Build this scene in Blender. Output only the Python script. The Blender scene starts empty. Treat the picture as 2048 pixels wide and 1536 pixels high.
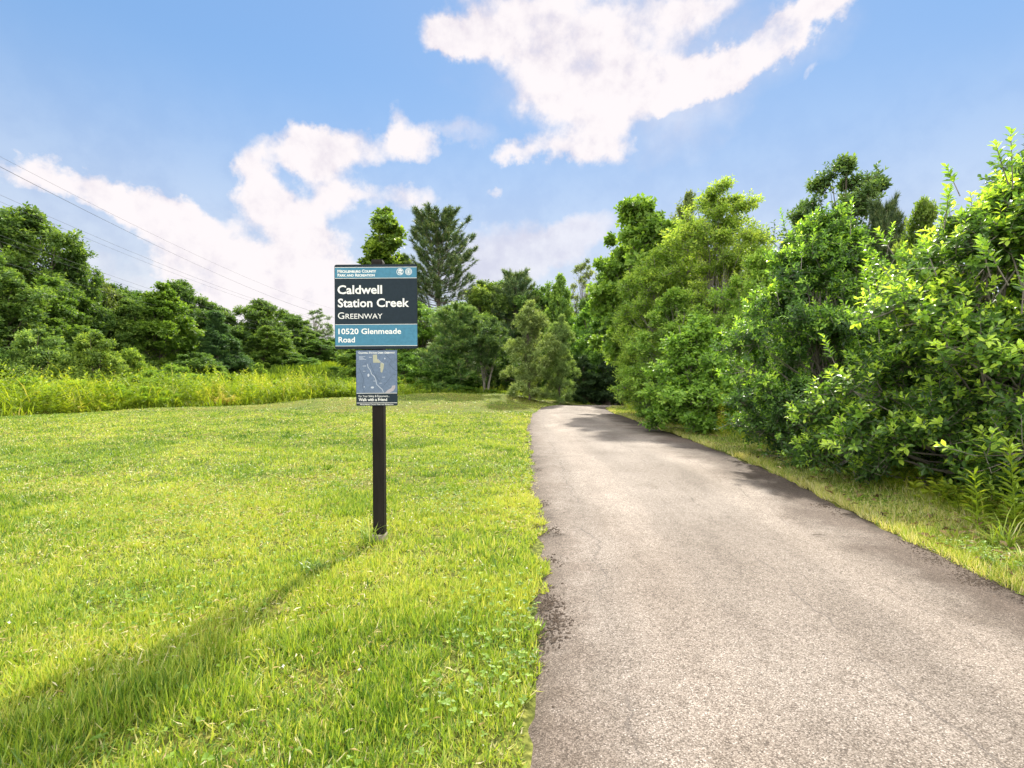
import bpy, math
import numpy as np
R = math.radians
C = bpy.context.scene.collection
SC = bpy.context.scene

# ------------------------------------------------------------------ camera
cam_d = bpy.data.cameras.new('camera'); cam = bpy.data.objects.new('camera', cam_d); C.objects.link(cam)
cam.location = (0, 0, 1.25); cam.rotation_euler = (R(90), 0, 0)
cam_d.lens = 18; cam_d.sensor_width = 36; cam_d.clip_start = 0.05; cam_d.clip_end = 6000
SC.camera = cam
SC.view_settings.view_transform = 'Standard'; SC.view_settings.look = 'None'
SC.view_settings.gamma = 1; SC.view_settings.use_curve_mapping = False
EXPO = 1.75
SC.view_settings.exposure = EXPO

# ------------------------------------------------------------------ sun and sky
SUN_AZ, SUN_EL = 14.5, 40.0
sun_d = bpy.data.lights.new('sun', 'SUN'); sun = bpy.data.objects.new('sun', sun_d); C.objects.link(sun)
sun_d.energy = 2.8; sun_d.angle = R(1.6); sun_d.color = (1.0, 0.93, 0.80)
sun.rotation_euler = (R(90 - SUN_EL), 0, R(180 - SUN_AZ)); sun.location = (6, 20, 30)

SKY_STRENGTH = 0.15
world = bpy.data.worlds.new('World'); SC.world = world; world.use_nodes = True
def make_world():
    nt = world.node_tree; N = nt.nodes; L = nt.links; N.clear()
    out = N.new('ShaderNodeOutputWorld'); bg = N.new('ShaderNodeBackground'); bg.inputs[1].default_value = SKY_STRENGTH
    L.new(bg.outputs[0], out.inputs[0])
    sky = N.new('ShaderNodeTexSky'); sky.sky_type = 'NISHITA'; sky.sun_disc = False
    sky.sun_elevation = R(SUN_EL); sky.sun_rotation = R(SUN_AZ)
    sky.air_density = 1.0; sky.dust_density = 0.1; sky.ozone_density = 2.5; sky.altitude = 200
    tc = N.new('ShaderNodeTexCoord'); d = tc.outputs['Generated']
    def math_(op, a, b=None, c=None, clamp=False):
        n = N.new('ShaderNodeMath'); n.operation = op; n.use_clamp = clamp
        for i, v in enumerate((a, b, c)):
            if v is None: continue
            if isinstance(v, (int, float)): n.inputs[i].default_value = v
            else: L.new(v, n.inputs[i])
        return n.outputs[0]
    sep = N.new('ShaderNodeSeparateXYZ'); L.new(d, sep.inputs[0])
    az = math_('ARCTAN2', sep.outputs[0], sep.outputs[1]); el = math_('ARCSINE', sep.outputs[2])
    comb = N.new('ShaderNodeCombineXYZ'); L.new(az, comb.inputs[0]); L.new(el, comb.inputs[1])
    # domain warp so that the cloud edges billow
    def noise(scale, detail, rough, off=0.0, vec=None):
        m = N.new('ShaderNodeMapping'); m.inputs['Location'].default_value = (off, off * .7, off * 1.3)
        L.new(vec or d, m.inputs[0])
        n = N.new('ShaderNodeTexNoise'); n.inputs['Scale'].default_value = scale
        n.inputs['Detail'].default_value = detail; n.inputs['Roughness'].default_value = rough
        L.new(m.outputs[0], n.inputs['Vector']); return n
    wn = noise(7.0, 6, .6, 3.1)
    sub = N.new('ShaderNodeVectorMath'); sub.operation = 'SUBTRACT'; L.new(wn.outputs['Color'], sub.inputs[0]); sub.inputs[1].default_value = (.5, .5, .5)
    scl = N.new('ShaderNodeVectorMath'); scl.operation = 'SCALE'; L.new(sub.outputs[0], scl.inputs[0]); scl.inputs['Scale'].default_value = .065
    add = N.new('ShaderNodeVectorMath'); add.operation = 'ADD'; L.new(comb.outputs[0], add.inputs[0]); L.new(scl.outputs[0], add.inputs[1])
    wn2 = noise(24.0, 5, .6, 6.3); sub2 = N.new('ShaderNodeVectorMath'); sub2.operation = 'SUBTRACT'; L.new(wn2.outputs['Color'], sub2.inputs[0]); sub2.inputs[1].default_value = (.5, .5, .5)
    scl2 = N.new('ShaderNodeVectorMath'); scl2.operation = 'SCALE'; L.new(sub2.outputs[0], scl2.inputs[0]); scl2.inputs['Scale'].default_value = .055
    add2 = N.new('ShaderNodeVectorMath'); add2.operation = 'ADD'; L.new(add.outputs[0], add2.inputs[0]); L.new(scl2.outputs[0], add2.inputs[1])
    P = add2.outputs[0]
    def azel(px, py):
        x, y, z = (px - 1024) / 1024, 1.0, (768 - py) / 1024
        return math.atan2(x, y), math.asin(z / math.sqrt(x * x + y * y + z * z))
    def blobs(lst):
        acc = None
        for (px, py, hw, hh, rot, w) in lst:
            a, e = azel(px, py); a2, e2 = azel(px + 10, py); a3, e3 = azel(px, py - 10)
            mp = N.new('ShaderNodeMapping'); mp.vector_type = 'TEXTURE'
            mp.inputs['Location'].default_value = (a, e, 0); mp.inputs['Rotation'].default_value = (0, 0, R(rot))
            mp.inputs['Scale'].default_value = (hw * math.hypot(a2 - a, e2 - e) / 10, hh * math.hypot(a3 - a, e3 - e) / 10, 1)
            L.new(P, mp.inputs[0])
            ln = N.new('ShaderNodeVectorMath'); ln.operation = 'LENGTH'; L.new(mp.outputs[0], ln.inputs[0])
            mr = N.new('ShaderNodeMapRange'); mr.interpolation_type = 'SMOOTHSTEP'
            L.new(ln.outputs['Value'], mr.inputs[0]); mr.inputs[1].default_value = 1.6; mr.inputs[2].default_value = 0.05
            mr.inputs[3].default_value = 0; mr.inputs[4].default_value = w
            acc = mr.outputs[0] if acc is None else math_('ADD', acc, mr.outputs[0])
        return acc
    crisp = blobs([(1060, 20, 190, 100, 0, 1), (1130, 130, 190, 95, -12, 1), (1190, 200, 160, 80, 0, 1), (1195, 290, 85, 62, 0, .95),
                   (1290, 40, 150, 70, 0, .8), (1340, 130, 110, 60, 0, .7), (1560, 60, 170, 66, 22, 1), (1470, 140, 150, 56, 15, .95), (1420, 20, 110, 50, 0, .7), (1390, 160, 90, 50, 0, .6), (900, 70, 60, 46, 0, .85),
                   (1640, 15, 100, 45, 20, .8), (1120, 300, 110, 28, 0, .6), (1020, 300, 60, 18, 0, .5), (920, 80, 70, 50, 0, .7),
                   (508, 330, 50, 62, 0, 1), (520, 400, 62, 60, 0, .9), (700, 300, 140, 48, 4, 1), (620, 290, 60, 40, 0, .9), (792, 255, 32, 60, 0, .95), (845, 285, 44, 60, 0, .95),
                   (655, 385, 66, 36, 10, .95), (800, 400, 120, 42, 5, 1), (560, 430, 90, 44, 0, .9), (625, 325, 60, 40, 0, .8), (640, 450, 90, 40, 0, .35),
                   (40, 355, 90, 42, -8, .85), (170, 385, 130, 42, -16, .95), (300, 420, 120, 52, -18, 1), (400, 490, 120, 62, -28, 1),
                   (520, 560, 120, 90, -25, 1.1), (600, 520, 70, 70, 0, 1), (660, 560, 90, 110, 0, 1.1), (720, 640, 160, 90, 0, 1.1), (560, 640, 200, 70, 0, 1),
                   (430, 590, 140, 60, -20, .9), (300, 520, 110, 40, -25, .5),
                   (975, 440, 30, 26, 0, .75), (1330, 228, 12, 18, 20, .55), (1618, 140, 16, 34, -25, .55), (930, 365, 60, 16, -14, .5), (990, 378, 20, 14, 0, .5)])
    soft = blobs([(1010, 500, 190, 60, 10, .6), (1500, 420, 600, 150, 0, .22), (400, 330, 420, 170, 0, .10), (1130, 490, 130, 36, 20, .45), (560, 420, 150, 80, 0, .35), (830, 420, 160, 70, 0, .4),
                  (200, 560, 420, 130, -10, .6), (1000, 600, 500, 70, 0, .5), (1180, 180, 330, 200, 0, .35), (640, 300, 300, 110, 0, .12),
                  (1500, 110, 210, 130, 0, .25), (900, 270, 90, 20, 0, .3)])
    sv = (math.sin(R(SUN_AZ)) * math.cos(R(SUN_EL)), math.cos(R(SUN_AZ)) * math.cos(R(SUN_EL)), math.sin(R(SUN_EL)) + .5)
    def shifted(dist):
        v = N.new('ShaderNodeVectorMath'); v.operation = 'ADD'; L.new(d, v.inputs[0]); v.inputs[1].default_value = tuple(c * dist for c in sv); return v.outputs[0]
    def puff(vec):
        return math_('ADD', math_('MULTIPLY', noise(7.0, 12, .60, vec=vec).outputs[0], .72), math_('MULTIPLY', noise(22.0, 8, .58, 4.0, vec=vec).outputs[0], .28))
    p0 = puff(d); p1 = puff(shifted(.018)); p2 = puff(shifted(.05)); n2 = noise(4.0, 8, .6, 9.0)
    def sstep(v, a, b):
        mr = N.new('ShaderNodeMapRange'); mr.interpolation_type = 'SMOOTHSTEP'; L.new(v, mr.inputs[0])
        mr.inputs[1].default_value = a; mr.inputs[2].default_value = b; return mr.outputs[0]
    cl = math_('MINIMUM', crisp, 1.25)
    f1 = math_('ADD', math_('MULTIPLY', math_('SUBTRACT', p0, .5), 2.5), cl)
    m1 = sstep(f1, .30, 1.14)
    f2 = math_('ADD', math_('MULTIPLY', math_('SUBTRACT', n2.outputs[0], .5), .7), soft)
    hz = math_('MULTIPLY', sstep(el, .55, .10), .58)
    m2 = math_('MAXIMUM', math_('MULTIPLY', sstep(f2, .12, .75), .75), hz)
    mask = math_('MAXIMUM', m1, m2)
    # cloud shade: thin places keep a lilac grey, thick places are white
    rel = math_('ADD', math_('MULTIPLY', math_('SUBTRACT', p0, p1), 2.6), math_('MULTIPLY', math_('SUBTRACT', p0, p2), 2.0))
    thin = sstep(f1, .5, 1.3)
    sh = sstep(math_('ADD', rel, math_('MULTIPLY', thin, .40)), -.55, .50)
    cc = N.new('ShaderNodeMix'); cc.data_type = 'RGBA'; L.new(sh, cc.inputs[0])
    k = 1.0 / SKY_STRENGTH / (2 ** EXPO)
    cc.inputs[6].default_value = (.80 * k, .745 * k, .83 * k, 1); cc.inputs[7].default_value = (1.01 * k, .955 * k, .975 * k, 1)
    hs = N.new('ShaderNodeHueSaturation'); hs.inputs['Saturation'].default_value = SKY_SAT; hs.inputs['Value'].default_value = SKY_VAL
    # even out the glare round the sun as the bracketed exposure of the photograph does
    lum = N.new('ShaderNodeRGBToBW'); L.new(sky.outputs[0], lum.inputs[0])
    den = math_('MULTIPLY_ADD', lum.outputs[0], SKY_COMP / k, 1.0)
    dv = N.new('ShaderNodeVectorMath'); dv.operation = 'SCALE'; L.new(sky.outputs[0], dv.inputs[0]); L.new(math_('DIVIDE', 1.0 + SKY_COMP * .45, den), dv.inputs['Scale'])
    L.new(dv.outputs[0], hs.inputs['Color'])
    mix = N.new('ShaderNodeMix'); mix.data_type = 'RGBA'
    tn = N.new('ShaderNodeMix'); tn.data_type = 'RGBA'; tn.blend_type = 'MULTIPLY'; tn.inputs[0].default_value = 1; tn.clamp_result = False
    L.new(hs.outputs[0], tn.inputs[6]); tn.inputs[7].default_value = (1.03, 1.035, .97, 1)
    L.new(mask, mix.inputs[0]); L.new(tn.outputs[2], mix.inputs[6]); L.new(cc.outputs[2], mix.inputs[7])
    # added fill: broken bright cloud, unseen, lifting the shade (overhead and behind the camera)
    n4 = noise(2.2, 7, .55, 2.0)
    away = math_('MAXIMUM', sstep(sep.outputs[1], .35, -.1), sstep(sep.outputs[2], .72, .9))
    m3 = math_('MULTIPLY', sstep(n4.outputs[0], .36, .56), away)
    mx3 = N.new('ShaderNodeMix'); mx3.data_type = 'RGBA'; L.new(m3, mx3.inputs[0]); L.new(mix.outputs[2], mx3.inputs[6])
    mx3.inputs[7].default_value = (CLOUD_FILL * k, CLOUD_FILL * k * .98, CLOUD_FILL * k * .95, 1)
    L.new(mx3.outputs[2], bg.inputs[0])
SKY_SAT, SKY_VAL, SKY_COMP, CLOUD_FILL = 1.06, .60, 1.15, 3.8
make_world()

# ------------------------------------------------------------------ helpers
RNG = np.random.default_rng(7)
def px(x, y, Y):
    """photo pixel + depth -> world point"""
    return np.array([(x - 1024) / 1024 * Y, Y, 1.25 - (y - 768) / 1024 * Y])
def vnoise(x, y, scale, seed=0):
    x = np.asarray(x) / scale; y = np.asarray(y) / scale
    tab = np.random.default_rng(seed).random((256, 256))
    xi = np.floor(x).astype(int); yi = np.floor(y).astype(int); fx = x - xi; fy = y - yi
    fx = fx * fx * (3 - 2 * fx); fy = fy * fy * (3 - 2 * fy)
    g = lambda a, b: tab[a % 256, b % 256]
    return (g(xi, yi) * (1 - fx) + g(xi + 1, yi) * fx) * (1 - fy) + (g(xi, yi + 1) * (1 - fx) + g(xi + 1, yi + 1) * fx) * fy
def norm(v): return v / (np.linalg.norm(v, axis=-1, keepdims=True) + 1e-9)

HP = np.array([(0, 0, 0), (-5, 3, 0), (5, 3, 0), (-10, 8, 0), (-1, 8, 0), (3, 8, 0), (5, 9, 0), (3, 15, 0), (1, 15, 0), (-8, 14, .08), (-17, 17, .17),
    (-13.4, 22, .30), (-8.2, 26, .58), (-3.9, 28, .78), (-.6, 29.5, .74), (2.2, 30.5, .3), (1.6, 26.5, .12), (4, 28.5, -.02), (5.5, 32, -.1), (6, 24, 0), (4, 22, 0), (8, 15, 0), (9, 8, 0), (9, 3, 0),
    (-25, 20, .1), (-30, 30, .2), (-36, 36, .2), (-36, 60, .8), (-36, 90, 2.4), (-24, 45, 1.3), (-22, 60, 2.6), (-27, 75, 3.6), (-18, 75, 3.7), (-20, 100, 3.8), (-10, 50, 2),
    (0, 45, 1), (6, 45, 0), (20, 40, 0), (-5, 38, 1.1), (-5, 18, .12), (0, 20, .12), (1, 21, .04), (-3, 12, .02), (-2, 24, .42), (-10, 20, .2), (15, 20, 0), (15, 30, 0), (30, 20, 0), (40, 60, 1), (0, 80, 3), (-60, 60, 1), (-60, 20, 0), (0, -15, 0), (-20, -10, 0), (20, -10, 0), (-20, 5, 0), (10, 31, -.1)], float)
def terrain(x, y):
    x = np.asarray(x, float); y = np.asarray(y, float)
    w_s = np.zeros(x.shape); h_s = np.zeros(x.shape)
    for (a, b, z) in HP:
        w = 1.0 / ((x - a) ** 2 + (y - b) ** 2 + 2.5) ** 2
        w_s += w; h_s += w * z
    return h_s / w_s
def tz(x, y): return float(terrain(np.array([x]), np.array([y]))[0])

def tag(o, label=None, cat=None, group=None, kind=None):
    if label: o['label'] = label
    if cat: o['category'] = cat
    if group: o['group'] = group
    if kind: o['kind'] = kind
    return o
def link(name, me, parent=None):
    o = bpy.data.objects.new(name, me); C.objects.link(o)
    if parent is not None: o.parent = parent
    return o
def thing(name, loc, label, cat, group=None):
    o = bpy.data.objects.new(name, None); C.objects.link(o); o.location = loc; o.empty_display_size = .2
    return tag(o, label, cat, group)
def mesh_np(name, V, loops, starts, mat, tint=None, smooth=False):
    me = bpy.data.meshes.new(name)
    V = np.ascontiguousarray(V, np.float32).reshape(-1, 3)
    me.vertices.add(len(V)); me.vertices.foreach_set('co', V.ravel())
    me.loops.add(len(loops)); me.loops.foreach_set('vertex_index', np.ascontiguousarray(loops, np.int32))
    me.polygons.add(len(starts)); me.polygons.foreach_set('loop_start', np.ascontiguousarray(starts, np.int32))
    me.polygons.foreach_set('use_smooth', np.full(len(starts), smooth, bool))
    me.update(calc_edges=True)
    if tint is not None:
        at = me.attributes.new('tint', 'FLOAT', 'FACE'); at.data.foreach_set('value', np.ascontiguousarray(tint, np.float32))
    if mat: me.materials.append(mat)
    return me
def mesh_parts(name, parts, mat, smooth=False):
    """parts: list of (V, loops, starts, tint)"""
    Vs, Ls, Ss, Ts = [], [], [], []; vo = lo = 0
    for (V, l, s, t) in parts:
        V = np.asarray(V).reshape(-1, 3)
        Vs.append(V); Ls.append(np.asarray(l) + vo); Ss.append(np.asarray(s) + lo); Ts.append(t)
        vo += len(V); lo += len(l)
    return mesh_np(name, np.concatenate(Vs), np.concatenate(Ls), np.concatenate(Ss), mat, np.concatenate(Ts), smooth)
# leaf templates: verts (x across, y along, z up) and faces
T_DIAMOND = (np.array([(0, 0, 0), (-.5, .42, .10), (0, 1, -.06), (.5, .42, .10)]), [(0, 3, 2), (0, 2, 1)])
T_OVAL = (np.array([(0, 0, 0), (-.36, .28, .06), (-.5, .58, .07), (0, 1, -.08), (.5, .58, .07), (.36, .28, .06), (0, .3, -.02), (0, .62, -.02)]),
          [(0, 6, 1), (0, 5, 6), (1, 6, 7, 2), (6, 5, 4, 7), (2, 7, 3), (7, 4, 3)])
T_NEEDLE = (np.array([(-.5, 0, 0), (.5, 0, 0), (0, 1, 0)]), [(0, 1, 2)])
T_BLADE = (np.array([(-.5, 0, 0), (.5, 0, 0), (.38, .55, .08), (-.38, .55, .08), (0, 1, .28)]), [(0, 1, 2, 3), (3, 2, 4)])
T_LONG = (np.array([(-.5, 0, 0), (.5, 0, 0), (-.46, .35, -.03), (.46, .35, -.03), (-.36, .7, -.16), (.36, .7, -.16), (0, 1, -.42)]), [(0, 1, 3, 2), (2, 3, 5, 4), (4, 5, 6)])
def leaves(P, D, Nn, size, width, tint, tmpl):
    V, F = tmpl
    D = norm(D); X = norm(np.cross(D, Nn)); Z = np.cross(X, D)
    n = len(P); size = np.broadcast_to(size, (n,)); width = np.broadcast_to(width, (n,))
    W = (P[:, None, :] + X[:, None, :] * (V[None, :, 0:1] * (size * width)[:, None, None])
         + D[:, None, :] * (V[None, :, 1:2] * size[:, None, None]) + Z[:, None, :] * (V[None, :, 2:3] * size[:, None, None]))
    fl = np.concatenate([np.array(f) for f in F]); ns = len(F)
    st = np.concatenate([[0], np.cumsum([len(f) for f in F])[:-1]])
    loops = (fl[None, :] + (np.arange(n) * len(V))[:, None]).ravel()
    starts = (st[None, :] + (np.arange(n) * len(fl))[:, None]).ravel()
    return W.reshape(-1, 3), loops, starts, np.repeat(np.broadcast_to(tint, (n,)), ns)
def tubes(P, Rr, sides=6):
    """P (n,k,3) centre lines, Rr (n,k) radii"""
    P = np.asarray(P, float); Rr = np.asarray(Rr, float); n, k = Rr.shape
    D = norm(np.gradient(P, axis=1)); ref = np.where(np.abs(D[..., 2:3]) > .9, np.array([1., 0, 0]), np.array([0, 0, 1.]))
    ref = np.broadcast_to(ref[:, :1], D.shape)
    U = norm(np.cross(D, ref)); W = np.cross(D, U)
    a = np.arange(sides) / sides * 2 * np.pi
    V = P[:, :, None, :] + Rr[:, :, None, None] * (U[:, :, None, :] * np.cos(a)[None, None, :, None] + W[:, :, None, :] * np.sin(a)[None, None, :, None])
    i = np.arange(k - 1)[:, None] * sides; s = np.arange(sides)[None, :]; s2 = (s + 1) % sides
    q = np.stack([i + s, i + s2, i + sides + s2, i + sides + s], -1).reshape(-1, 4)
    loops = (q[None] + (np.arange(n) * k * sides)[:, None, None]).ravel()
    return V.reshape(-1, 3), loops, np.arange(len(loops) // 4) * 4, np.full(len(loops) // 4, .5)
def box(x0, x1, y0, y1, z0, z1):
    V = np.array([(x, y, z) for z in (z0, z1) for y in (y0, y1) for x in (x0, x1)], float)
    F = [(0, 2, 3, 1), (4, 5, 7, 6), (0, 1, 5, 4), (2, 6, 7, 3), (0, 4, 6, 2), (1, 3, 7, 5)]
    return V, np.array(F).ravel(), np.arange(6) * 4, np.full(6, .5)

# ------------------------------------------------------------------ materials
def new_mat(name):
    m = bpy.data.materials.new(name); m.use_nodes = True
    return m, m.node_tree.nodes, m.node_tree.links
def ramp(N, L, fac, stops, interp='LINEAR'):
    r = N.new('ShaderNodeValToRGB'); r.color_ramp.interpolation = interp
    e = r.color_ramp.elements
    while len(e) < len(stops): e.new(.5)
    for el, (p, c) in zip(e, stops): el.position = p; el.color = (*c, 1)
    L.new(fac, r.inputs[0]); return r.outputs[0]
def leaf_mat(name, stops, trans=.48, rough=.5, spec=.35, tcol=(1.25, 1.2, .55)):
    m, N, L = new_mat(name); b = N['Principled BSDF']; out = N['Material Output']
    at = N.new('ShaderNodeAttribute'); at.attribute_name = 'tint'
    col = ramp(N, L, at.outputs['Fac'], stops)
    oi = N.new('ShaderNodeObjectInfo')
    mu = N.new('ShaderNodeMix'); mu.data_type = 'RGBA'; mu.blend_type = 'MULTIPLY'; mu.inputs[0].default_value = 1
    L.new(col, mu.inputs[6]); L.new(oi.outputs['Color'], mu.inputs[7])
    L.new(mu.outputs[2], b.inputs['Base Color']); b.inputs['Roughness'].default_value = rough
    b.inputs['Specular IOR Level'].default_value = spec
    tr = N.new('ShaderNodeBsdfTranslucent')
    m2 = N.new('ShaderNodeMix'); m2.data_type = 'RGBA'; m2.blend_type = 'MULTIPLY'; m2.inputs[0].default_value = 1; m2.clamp_result = False
    L.new(mu.outputs[2], m2.inputs[6]); m2.inputs[7].default_value = (*tcol, 1); L.new(m2.outputs[2], tr.inputs[0])
    ms = N.new('ShaderNodeMixShader'); ms.inputs[0].default_value = trans
    L.new(b.outputs[0], ms.inputs[1]); L.new(tr.outputs[0], ms.inputs[2]); L.new(ms.outputs[0], out.inputs[0])
    return m
def noise_mat(name, stops, scale=8, detail=6, rough=.8, bump=.3, coord='Object', stretch=(1, 1, 1), spec=.3):
    m, N, L = new_mat(name); b = N['Principled BSDF']
    tc = N.new('ShaderNodeTexCoord'); mp = N.new('ShaderNodeMapping'); mp.inputs['Scale'].default_value = stretch
    L.new(tc.outputs[coord], mp.inputs[0])
    n = N.new('ShaderNodeTexNoise'); n.inputs['Scale'].default_value = scale; n.inputs['Detail'].default_value = detail; n.inputs['Roughness'].default_value = .65
    L.new(mp.outputs[0], n.inputs['Vector'])
    L.new(ramp(N, L, n.outputs[0], stops), b.inputs['Base Color'])
    b.inputs['Roughness'].default_value = rough; b.inputs['Specular IOR Level'].default_value = spec
    if bump:
        bp = N.new('ShaderNodeBump'); bp.inputs['Strength'].default_value = bump; bp.inputs['Distance'].default_value = .02
        L.new(n.outputs[0], bp.inputs['Height']); L.new(bp.outputs[0], b.inputs['Normal'])
    return m
M = {}
M['bark'] = noise_mat('bark', [(.3, (.05, .04, .03)), (.7, (.17, .14, .11))], 9, stretch=(1, 1, .25), bump=.7)
M['grey_bark'] = noise_mat('grey_bark', [(.3, (.10, .09, .075)), (.7, (.30, .27, .23))], 9, stretch=(1, 1, .3), bump=.5)
M['broad'] = leaf_mat('broad_leaf', [(0, (0.043, 0.084, 0.023)), (0.5, (0.119, 0.211, 0.041)), (1, (0.323, 0.439, 0.08))])
M['light'] = leaf_mat('light_leaf', [(0, (0.093, 0.161, 0.036)), (0.5, (0.227, 0.355, 0.067)), (1, (0.494, 0.608, 0.138))], trans=.52)
M['dark'] = leaf_mat('dark_leaf', [(0, (0.03, 0.061, 0.027)), (0.6, (0.081, 0.153, 0.046)), (1, (0.203, 0.305, 0.083))], trans=.42)
M['glossy'] = leaf_mat('glossy_leaf', [(0, (0.038, 0.085, 0.029)), (0.45, (0.094, 0.189, 0.042)), (0.7, (0.233, 0.415, 0.058)), (1, (0.559, 0.754, 0.104))], trans=.52, rough=.36, spec=.5)
M['grey'] = leaf_mat('greyish_leaf', [(0, (0.106, 0.151, 0.06)), (0.5, (0.233, 0.322, 0.121)), (1, (0.513, 0.584, 0.295))])
M['needle'] = leaf_mat('needle', [(0, (0.031, 0.064, 0.028)), (0.5, (0.084, 0.154, 0.052)), (1, (0.275, 0.306, 0.106))], trans=.25)
M['grass'] = leaf_mat('grass_blade', [(0, (.045, .12, .012)), (.35, (.172, .28, .028)), (.7, (.36, .45, .052)), (.88, (.52, .50, .12)), (1, (.68, .60, .38))], trans=.36, rough=.40, spec=.5, tcol=(1.25, 1.2, .5))
M['weed'] = leaf_mat('weed_leaf', [(0, (.07, .13, .012)), (.5, (.24, .34, .022)), (.85, (.42, .46, .04)), (1, (.48, .42, .12))], trans=.45)
M['clover'] = leaf_mat('clover_leaf', [(0, (.06, .13, .015)), (.6, (.19, .31, .03)), (1, (.33, .44, .07))], trans=.4)

# ------------------------------------------------------------------ ground
LX = np.array([(-12, -.5), (-3, -.1), (0, .0), (1.67, .01), (2.4, .10), (3.35, .19), (4.54, .248), (7.03, .288), (11.4, .368), (15.6, .49), (20.6, .85), (24.6, 1.5), (27.0, 2.2)])
RX = np.array([(-12, 2.6), (-3, 2.8), (0, 2.92), (3.03, 3.03), (3.64, 3.11), (5.08, 3.35), (7.03, 3.68), (9.7, 3.94), (13.6, 4.07), (17.8, 4.18), (22.5, 4.4), (25.4, 4.72), (27.2, 5.4)])
def left_x(y): return np.interp(y, LX[:, 0], LX[:, 1])
def right_x(y): return np.interp(y, RX[:, 0], RX[:, 1])
PL = [(-.1, -3), (0, 0), (.01, 1.67), (.10, 2.4), (.19, 3.35), (.248, 4.54), (.288, 7.03), (.368, 11.4), (.49, 15.6), (.85, 20.6), (1.5, 24.6), (2.6, 28.0), (4.2, 29.5), (6.4, 30.3), (10, 30.8), (16, 31)]
PR = [(2.8, -3), (2.92, 0), (2.97, 1.67), (3.0, 2.4), (3.08, 3.35), (3.26, 4.54), (3.68, 7.03), (4.0, 11.4), (4.12, 15.6), (4.30, 20.6), (4.50, 24.0), (4.95, 26.3), (5.7, 27.3), (7.0, 27.9), (10, 28.2), (16, 28.4)]
def cr(pts, n):
    p = np.array(pts, float); k = len(p); t = np.linspace(0, k - 1 - 1e-6, n); i = t.astype(int); f = (t - i)[:, None]
    g = lambda j: p[np.clip(j, 0, k - 1)]
    p0, p1, p2, p3 = g(i - 1), g(i), g(i + 1), g(i + 2)
    return .5 * (2 * p1 + (p2 - p0) * f + (2 * p0 - 5 * p1 + 4 * p2 - p3) * f ** 2 + (3 * p1 - p0 - 3 * p2 + p3) * f ** 3)
NS, NA = 700, 28
pl, pr = cr(PL, NS), cr(PR, NS)
sarc = np.concatenate([[0], np.cumsum(np.linalg.norm(np.diff((pl + pr) / 2, axis=0), axis=1))])
jl = (vnoise(sarc, sarc * 0 + 3, .35, 11) - .5) * .10 + (vnoise(sarc, sarc * 0, .09, 12) - .5) * .05
jr = (vnoise(sarc, sarc * 0 + 9, .4, 13) - .5) * .12 + (vnoise(sarc, sarc * 0, .10, 14) - .5) * .06
wid = np.linalg.norm(pr - pl, axis=1)[:, None]; u_ = (pr - pl) / wid
ple = pl - u_ * (.03 + jl[:, None]); pre = pr + u_ * (.03 + jr[:, None])
POLY = np.concatenate([pl, pr[::-1]])
def in_path(x, y, grow=0.0):
    A = np.concatenate([pl - u_ * grow, (pr + u_ * grow)[::-1]])[::7]
    inside = np.zeros(x.shape, bool); j = len(A) - 1
    for i in range(len(A)):
        xi, yi = A[i]; xj, yj = A[j]
        c = ((yi > y) != (yj > y)) & (x < (xj - xi) * (y - yi) / (yj - yi + 1e-12) + xi)
        inside ^= c; j = i
    return inside
EX = np.array([(-60, 9), (-40, 12), (-25, 15), (-17, 17.3), (-13.4, 22), (-8.2, 26), (-3.9, 28.2), (-.4, 29.8), (2.2, 30.6), (5, 31.6), (8, 32), (30, 32)])
def lawn_edge(x):
    x = np.asarray(x, float); return np.interp(x, EX[:, 0], EX[:, 1]) + np.clip((2 - x) / 6, 0, 1) * (.9 * (vnoise(x, x * 0, 1.9, 81) - .5) + .5 * (vnoise(x, x * 0, .6, 82) - .5))

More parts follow.
